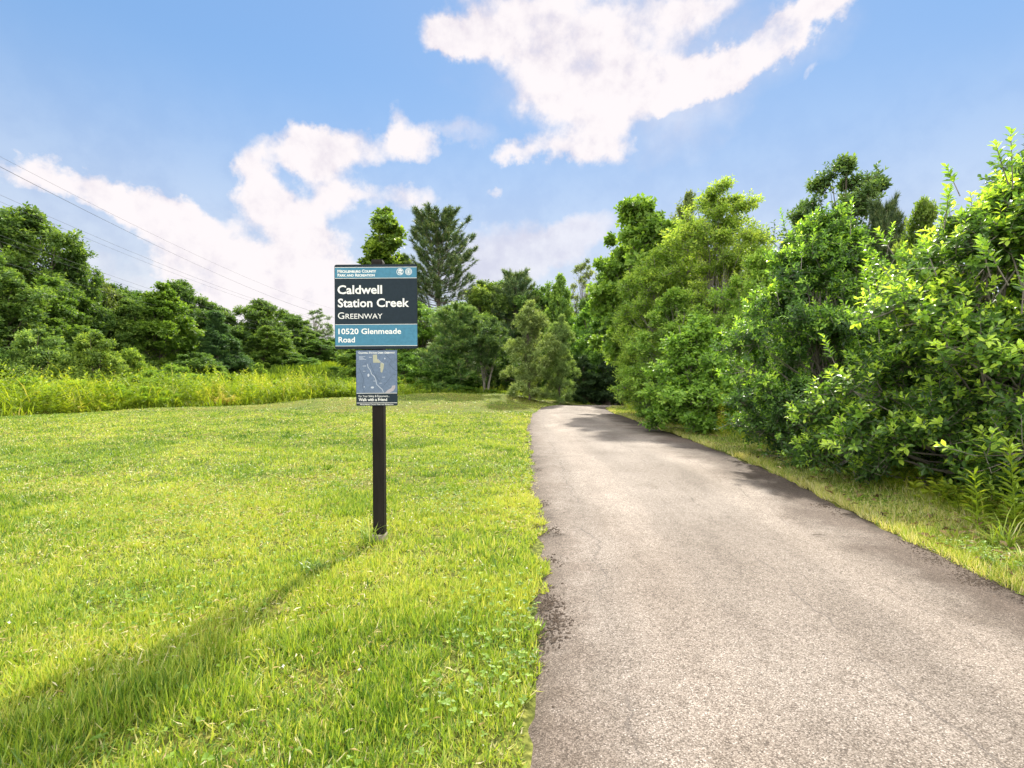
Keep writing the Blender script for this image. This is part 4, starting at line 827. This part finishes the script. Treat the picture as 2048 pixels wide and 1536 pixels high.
def stalk_plant(x, y, h, nl, ls, label, name='weed_plant', seed=1, lean=(0, 0), tint=.5):
    rng = np.random.default_rng(seed); z = tz(x, y); o = thing(name, (x, y, z), label, 'plant')
    f = np.linspace(0, 1, 7)[:, None]; pt = np.array([lean[0], lean[1], 0]) * f ** 2 * h + np.array([0, 0, 1.]) * f * h; pt[0, 2] = -.03
    link('stem', mesh_parts('weed_stem', [tubes(pt[None], (.006 * (1 - .7 * f[:, 0]))[None], 6)], M['weed'], True), o)
    q = np.linspace(.15, 1, nl); g = np.arange(nl) * 2.4; P = np.stack([np.interp(q, f[:, 0], pt[:, i]) for i in range(3)], -1)
    D = np.stack([np.cos(g), np.sin(g), .45 + .8 * q ** 3 + rng.normal(0, .15, nl)], -1)
    link('leaves', mesh_parts('weed_leaves', [leaves(P, D, np.tile([0, 0, 1.], (nl, 1)), ls * (1.1 - .45 * q), .20, np.clip(rng.normal(tint, .12, nl), 0, 1), T_OVAL)], M['weed']), o)
stalk_plant(3.98, 4.05, .78, 44, .16, 'tall narrow leaved weed stalk at the right picture edge', seed=3, lean=(-.06, 0), tint=.42)
stalk_plant(3.82, 4.20, .52, 30, .14, 'shorter narrow leaved weed beside the tall weed stalk', seed=4, lean=(-.1, -.05), tint=.42)
stalk_plant(4.55, 7.6, .35, 20, .10, 'small yellowish weed below the dark glossy shrub', seed=5, tint=.75)
stalk_plant(4.75, 11.6, 1.0, 60, .16, 'yellow leaved weed clump stem at the verge', seed=6, tint=.85)
def tuft(x, y, h, n, label, seed, t0=.5):
    rng = np.random.default_rng(seed); z = tz(x, y)
    a = rng.random(n) * 6.28; ln = np.abs(rng.normal(.55, .28, n)); D = np.stack([np.cos(a) * np.sin(ln), np.sin(a) * np.sin(ln), np.cos(ln)], -1); s = h * (.6 + .6 * rng.random(n))
    P = np.stack([rng.normal(0, .04, n), rng.normal(0, .04, n), np.zeros(n)], -1)
    o = link('grass_tuft', mesh_parts('grass_tuft', [leaves(P, D, np.stack([-np.cos(a), -np.sin(a), np.full(n, .4)], -1), s, .008 / s, np.clip(rng.normal(t0, .18, n), 0, 1), T_LONG)], M['grass']))
    o.location = (x, y, z); tag(o, label, 'grass tuft')
tuft(3.72, 3.85, .30, 90, 'long arching grass tuft at the right verge below the tall weed', 1)
tuft(3.55, 3.5, .14, 80, 'straw coloured grass tuft on the right verge nearest the camera', 2, .85)
tuft(-1.12, 3.98, .22, 46, 'longer grass standing against the foot of the sign post', 3, .45)
tuft(-1.30, 3.40, .085, 120, 'dark coarse grass tuft left of the sign foot', 4, .22)

# ------------------------------------------------------------------ twig on the path, fence by the bend
def twig():
    o = link('twig', mesh_parts('twig', [tubes(np.array([[(-.04, .012, 0), (-.01, .002, .004), (.02, -.004, .002), (.045, -.012, .0)]]), np.array([[.0028, .0032, .0028, .0015]]), 6),
                                          tubes(np.array([[(.0, .0, .003), (.012, .010, .004), (.02, .018, .003), (.026, .022, .001)]]), np.array([[.0018, .0016, .0012, .0008]]), 5)], M['bark'], True))
    p = px(1637, 1077, 4.14); o.location = (p[0], p[1], .031); tag(o, 'short dark twig lying on the pale path', 'twig')
twig()
def fence():
    m = noise_mat('weathered_wood', [(.3, (.16, .14, .12)), (.7, (.36, .33, .30))], 12, stretch=(.2, 1, 1))
    z = tz(7.3, 31.5); o = thing('rail_fence', (7.3, 31.5, z), 'weathered grey rail fence glimpsed beside the dark hollies', 'fence')
    for x in (-.95, .75, 2.4):
        me = mesh_parts('fence_post', [box(x - .06, x + .06, -.06, .06, -.3, 1.05), box(x - .045, x + .045, -.045, .045, 1.05, 1.08)], m); link('post', me, o)
    for zz in (.38, .72, .95):
        f = np.linspace(0, 1, 8)[:, None]; pt = np.array([-1.3, -.09, zz]) + np.array([4.1, 0, 0]) * f + np.random.default_rng(int(zz * 100)).normal(0, .012, (8, 3))
        link('rail', mesh_parts('fence_rail', [tubes(pt[None], np.full((1, 8), .055), 6)], m), o)
fence()

# ------------------------------------------------------------------ power lines
def wires():
    m, N, L = new_mat('cable_metal'); b = N['Principled BSDF']; b.inputs['Base Color'].default_value = (.13, .13, .14, 1); b.inputs['Roughness'].default_value = .9; b.inputs['Specular IOR Level'].default_value = .1
    for (X, z0, tm, r, lab) in [(-29.0, .400, 2.11, .009, 'highest thin overhead wire crossing the left sky'), (-30.0, .361, 2.33, .010, 'upper overhead wire of the close second pair'), (-30.35, .3615, 2.32, .010, 'lower overhead wire of the close second pair'),
                     (-28.5, .329, 2.06, .010, 'third overhead wire that passes the tallest left crown'), (-29.6, .318, 2.03, .009, 'overhead wire just under the third one'),
                     (-31.0, .243, 2.15, .010, 'overhead wire that enters the left edge at the dark crown'), (-31.4, .233, 2.13, .009, 'overhead wire close below the one at the dark crown'), (-30.5, .215, 1.83, .010, 'lowest overhead wire drawn across the left trees')]:
        t = np.linspace(-.6, 6.0, 90); zz = z0 + .036 * (t - tm) ** 2; A = abs(X)
        P = np.stack([np.full(90, X), t * A, 1.25 + zz * A], -1)
        o = link('power_line', mesh_parts('power_line', [tubes(P[None], np.full((1, 90), r * .75), 6)], m, True)); tag(o, lab, 'power line', 'overhead power lines along the left tree line')
wires()

# ------------------------------------------------------------------ the sign
def sign():
    YF = 4.045
    def S(qx, qy): return ((qx - 1024) / 1024 * YF - POST[0], 1.25 - (qy - 768) / 1024 * YF)
    def Z6(zx, zy): return S(660 + zx / 4.953, 510 + zy / 4.953)
    root = thing('park_sign', (POST[0], POST[1], 0), 'park name sign with a smaller map panel on a dark wooden post', 'sign')
    root.rotation_euler = (0, R(-.4), 0)
    wood_m = noise_mat('post_paint', [(.3, (.007, .006, .005)), (.65, (.016, .013, .011)), (.8, (.05, .04, .033))], 14, stretch=(1, 1, .12), rough=.7, bump=.4, spec=.12)
    con = noise_mat('concrete_foot', [(.3, (.20, .165, .13)), (.7, (.36, .31, .25))], 30, bump=.4)
    def plain(name, col, rough=.6, var=.12, sc=40):
        return noise_mat(name, [(.3, tuple(c * (1 - var) for c in col)), (.7, tuple(c * (1 + var) for c in col))], sc, rough=rough, bump=0, spec=.12)
    dark = plain('sign_charcoal', (.016, .026, .036)); blue = plain('sign_teal', (.060, .185, .275)); white = plain('sign_white', (.70, .70, .68), var=.05)
    mapc = plain('map_slate', (.12, .16, .235), var=.18, sc=60); black = plain('sign_edge', (.02, .022, .025)); cream = plain('map_cream', (.33, .33, .25)); pink = plain('map_pink', (.34, .31, .33)); line_d = plain('map_dark_line', (.05, .07, .11)); line_w = plain('map_white_line', (.44, .47, .53))
    import bmesh
    def bm_obj(name, bm, m, parent, bev=0):
        me = bpy.data.meshes.new(name); bm.normal_update(); bm.to_mesh(me); bm.free(); me.materials.append(m); return link(name, me, parent)
    # post: chamfered 4x4 with a sloped cap
    h = .0445; c = .006; top = S(760, 517.5)[1]
    ring = [(-h + c, -h), (h - c, -h), (h, -h + c), (h, h - c), (h - c, h), (-h + c, h), (-h, h - c), (-h, -h + c)]
    bm = bmesh.new(); lv = []
    for (z, s, dz) in [(-.02, 1, 0), (.5, 1, 0), (1.2, 1, 0), (top - .02, 1, 0), (top, .86, 0)]: lv.append([bm.verts.new((x * s, y * s, z)) for x, y in ring])
    for a, b_ in zip(lv, lv[1:]):
        for i in range(8): bm.faces.new((a[i], a[(i + 1) % 8], b_[(i + 1) % 8], b_[i]))
    bm.faces.new(lv[-1]); bm.faces.new(lv[0][::-1]); bm_obj('post', bm, wood_m, root)
    bm = bmesh.new(); lv = []
    for (z, s) in [(-.1, 1.20), (.048, 1.17), (.056, 1.08)]: lv.append([bm.verts.new((x * s, y * s, z)) for x, y in ring])
    for a, b_ in zip(lv, lv[1:]):
        for i in range(8): bm.faces.new((a[i], a[(i + 1) % 8], b_[(i + 1) % 8], b_[i]))
    bm.faces.new(lv[-1]); bm_obj('footing', bm, con, root)
    def flat(name, pts, y0, th, m, parent):
        """polygon (x,z) given thickness toward the camera: front at y0, back at y0+th"""
        bm = bmesh.new(); f = [bm.verts.new((x, y0, z)) for x, z in pts]; b_ = [bm.verts.new((x, y0 + th, z)) for x, z in pts]
        bm.faces.new(f); bm.faces.new(b_[::-1])
        for i in range(len(pts)): bm.faces.new((f[i], b_[i], b_[(i + 1) % len(pts)], f[(i + 1) % len(pts)]))
        bmesh.ops.recalc_face_normals(bm, faces=bm.faces[:]); return bm_obj(name, bm, m, parent)
    def rrect(x0, z0, x1, z1, r, n=6):
        p = []
        for (cx, cz, a0) in [(x1 - r, z1 - r, 0), (x0 + r, z1 - r, 90), (x0 + r, z0 + r, 180), (x1 - r, z0 + r, 270)]:
            for i in range(n + 1): a = R(a0 + 90 * i / n); p.append((cx + r * math.cos(a), cz + r * math.sin(a)))
        return p
    def rect(a, b_): return [(a[0], b_[1]), (b_[0], b_[1]), (b_[0], a[1]), (a[0], a[1])]
    yf = -h - .010       # panel front
    x0, z1 = Z6(64, 95); x1, z0 = Z6(878, 928)
    panel = flat('name_panel', rrect(x0, z0, x1, z1, .014), yf, .008, dark, root)
    flat('panel_edge', rrect(x0 - .0025, z0 - .0025, x1 + .0025, z1 + .0025, .016), yf + .0025, .004, black, panel)
    e = .0012
    hb = flat('header_band', rect(Z6(66, 124), Z6(877, 226)), yf - .0005, .0004, blue, panel)
    ab = flat('address_band', rect(Z6(66, 690), Z6(879, 896)), yf - .0005, .0004, blue, panel)
    for (a, b_) in [((66, 119), (877, 123)), ((66, 227), (877, 231)), ((66, 685), (879, 689)), ((66, 897), (879, 901))]:
        flat('rule', rect(Z6(*a), Z6(*b_)), yf - .0006, .0005, white, panel)
    def lettering(txt, a, b_, m, parent, bold=0., y=yf - .0008, smallcaps=False, ratio=.78, name='lettering'):
        """fit text into the box a (left, cap top) .. b_ (right, baseline), both in the photo's enlarged sign pixels"""
        (xa, za), (xb, zb) = Z6(*a), Z6(*b_)
        cu = bpy.data.curves.new(name, 'FONT'); cu.size = 1; cu.offset = bold; cu.fill_mode = 'FRONT'; cu.resolution_u = 3
        if smallcaps:
            cu.body = txt.lower(); cu.small_caps_scale = ratio
            for i, ch in enumerate(txt):
                if ch != ' ': cu.body_format[i].use_small_caps = not ch.isupper()
            if not any(False for _ in ()):
                cu.body = ''.join(ch if ch.isupper() else ch.lower() for ch in txt)
                for i, ch in enumerate(txt): cu.body_format[i].use_small_caps = ch.islower()
        else: cu.body = txt
        ob = bpy.data.objects.new(name, cu); C.objects.link(ob)
        dg = bpy.context.evaluated_depsgraph_get(); me = bpy.data.meshes.new_from_object(ob.evaluated_get(dg)); bpy.data.objects.remove(ob)
        n = len(me.vertices); co = np.empty(n * 3, np.float32); me.vertices.foreach_get('co', co); co = co.reshape(-1, 3)
        cap = .69 if not smallcaps else .69
        sx = (xb - xa) / (co[:, 0].max() - co[:, 0].min()); sz = (za - zb) / cap
        out = np.stack([xa + (co[:, 0] - co[:, 0].min()) * sx, np.full(n, y), zb + co[:, 1] * sz], -1)
        me.vertices.foreach_set('co', out.astype(np.float32).ravel()); me.materials.clear(); me.materials.append(m); me.update()
        return link(name, me, parent)
    lettering('Mecklenburg County', (93, 145), (476, 173), white, panel, .03, smallcaps=True)
    lettering('Park and Recreation', (93, 184), (461, 211), white, panel, .03, smallcaps=True)
    lettering('Caldwell', (92, 300), (533, 382), white, panel, .022)
    lettering('Station Creek', (94, 432), (800, 513), white, panel, .022)
    lettering('Greenway', (94, 566), (535, 630), white, panel, .0, smallcaps=True)
    lettering('10520 Glenmeade', (98, 728), (719, 781), white, panel, .018)
    lettering('Road', (98, 810), (261, 863), white, panel, .018)
    def disc(cx, cz, r, n=28, a0=0, a1=360): return [(cx + r * math.cos(R(a0 + (a1 - a0) * i / n)), cz + r * math.sin(R(a0 + (a1 - a0) * i / n))) for i in range(n)]
    def annulus(bm, cx, cz, r0, r1, y, n=32):
        a = [bm.verts.new((cx + r0 * math.cos(6.2832 * i / n), y, cz + r0 * math.sin(6.2832 * i / n))) for i in range(n)]
        b_ = [bm.verts.new((cx + r1 * math.cos(6.2832 * i / n), y, cz + r1 * math.sin(6.2832 * i / n))) for i in range(n)]
        for i in range(n): bm.faces.new((a[i], a[(i + 1) % n], b_[(i + 1) % n], b_[i]))
    def poly(bm, pts, y): bm.faces.new([bm.verts.new((x, y, z)) for x, z in pts])
    # left emblem: white disc with leafy cut-outs; right emblem: ringed county seal
    (cx, cz) = Z6(712, 167); r = Z6(746, 0)[0] - cx; bm = bmesh.new(); y = yf - .0008
    annulus(bm, cx, cz, r * .86, r, y)
    poly(bm, [(cx - r * .70, cz + r * .45), (cx + r * .1, cz + r * .75), (cx + r * .75, cz + r * .35), (cx + r * .35, cz + r * .18), (cx - r * .2, cz + r * .22)][::-1], y)
    poly(bm, [(cx - r * .55, cz + r * .1), (cx - r * .1, cz + r * .1), (cx - r * .1, cz - r * .62), (cx - r * .45, cz - r * .45)], y)
    poly(bm, [(cx + r * .08, cz + r * .05), (cx + r * .62, cz + r * .12), (cx + r * .3, cz - r * .2), (cx + r * .7, cz - r * .5), (cx + r * .1, cz - r * .75)], y)
    bm_obj('emblem', bm, white, panel)
    (cx, cz) = Z6(797, 167); bm = bmesh.new(); annulus(bm, cx, cz, r * .88, r, y); annulus(bm, cx, cz, r * .52, r * .62, y)
    for i in range(18):
        a = i / 18 * 6.2832; p = (cx + r * .75 * math.cos(a), cz + r * .75 * math.sin(a)); poly(bm, [(p[0] + r * .06 * dx, p[1] + r * .07 * dz) for dx, dz in ((-1, -1), (1, -1), (1, 1), (-1, 1))], y)
    for k in (-.28, -.02, .24): poly(bm, [(cx - r * .36, cz + r * (k - .06)), (cx + r * .36, cz + r * (k - .06)), (cx + r * .36, cz + r * (k + .06)), (cx - r * .36, cz + r * (k + .06))], y)
    poly(bm, [(cx - r * .08, cz - r * .42), (cx + r * .08, cz - r * .42), (cx + r * .08, cz + r * .42), (cx - r * .08, cz + r * .42)], y - .0001)
    bm_obj('emblem', bm, white, panel)
    # map panel
    x0, z1 = Z6(269, 939); x1, z0 = Z6(678, 1493)
    mp = flat('map_panel', rrect(x0, z0, x1, z1, .010), yf + .001, .006, dark, root); ym = yf + .001
    flat('map_print', rect(Z6(271, 945), Z6(676, 1366)), ym - .0005, .0004, mapc, mp)
    yl = ym - .0008
    for (a, b_) in [((273, 1367), (676, 1371)), ((273, 1463), (676, 1467))]: flat('rule', rect(Z6(*a), Z6(*b_)), ym - .0006, .0005, white, mp)
    lettering('Caldwell Station Creek Greenway', (294, 958), (655, 976), white, mp, .02, yl, True)
    lettering('For Your Safety & Enjoyment...', (294, 1387), (598, 1407), white, mp, .0, yl)
    lettering('Walk with a Friend', (294, 1417), (575, 1446), white, mp, .02, yl)
    lettering('Mecklenburg County Park and Recreation', (308, 1473), (636, 1486), white, mp, .01, yl, True)
    def strip(name, pts, w, m, y):
        P = np.array([Z6(*p) for p in pts]); D = norm(np.gradient(P, axis=0)); Nn = np.stack([-D[:, 1], D[:, 0]], -1) * w / 2
        bm = bmesh.new(); a = [bm.verts.new((p[0], y, p[1])) for p in P + Nn]; b_ = [bm.verts.new((p[0], y, p[1])) for p in P - Nn]
        for i in range(len(P) - 1): bm.faces.new((b_[i], b_[i + 1], a[i + 1], a[i]))
        return bm_obj(name, bm, m, mp)
    def patch(name, pts, m, y=yl): bm = bmesh.new(); poly(bm, [Z6(*p) for p in pts][::-1], y); return bm_obj(name, bm, m, mp)
    patch('map_parcel', [(437, 988), (478, 985), (480, 1028), (512, 1060), (508, 1068), (440, 1066)], cream)
    patch('map_parcel', [(512, 1072), (530, 1066), (548, 1078), (542, 1120), (528, 1166), (513, 1160), (510, 1110)], cream)
    patch('map_parcel', [(555, 1364), (580, 1340), (618, 1318), (626, 1296), (658, 1292), (655, 1320), (640, 1345), (600, 1364)], pink)
    strip('map_creek', [(384, 1078), (388, 1110), (410, 1138), (424, 1180), (452, 1205), (466, 1240), (472, 1280), (500, 1308), (528, 1332), (540, 1362)], .0040, line_w, yl - .0002)
    strip('map_road', [(300, 1120), (330, 1190), (345, 1240), (330, 1300), (352, 1360)], .0026, line_d, yl)
    strip('map_road', [(410, 1070), (430, 1130), (470, 1210), (505, 1260)], .0026, line_d, yl)
    strip('map_road', [(560, 990), (620, 1040), (600, 1085), (640, 1130), (672, 1150)], .0026, line_d, yl)
    strip('map_road', [(490, 1030), (515, 1062), (545, 1078)], .0026, line_w, yl - .0003)
    strip('map_road', [(545, 1290), (590, 1240), (630, 1190), (672, 1180)], .0022, line_d, yl)
    for (cx_, cy_, rx, ry) in [(392, 1190, 10, 16), (430, 1312, 16, 10), (350, 1305, 5, 6), (556, 1026, 6, 8)]:
        patch('map_pond', [(cx_ + rx * math.cos(a / 10 * 6.2832), cy_ + ry * math.sin(a / 10 * 6.2832)) for a in range(10)], line_w)
    for (a, b_) in [((300, 1003), (362, 1006)), ((300, 1012), (340, 1015)), ((300, 1022), (352, 1025)), ((300, 1032), (370, 1035)), ((336, 1096), (368, 1101)), ((398, 1010), (426, 1015)), ((338, 1148), (362, 1152)), ((440, 1246), (466, 1250)), ((500, 1268), (524, 1272)), ((528, 1208), (556, 1212)), ((500, 1112), (512, 1116))]:
        pa, pb = Z6(*a), Z6(*b_); bm = bmesh.new(); poly(bm, rect(pa, pb), yl - .0001); bm_obj('map_note', bm, line_w, mp)
sign()
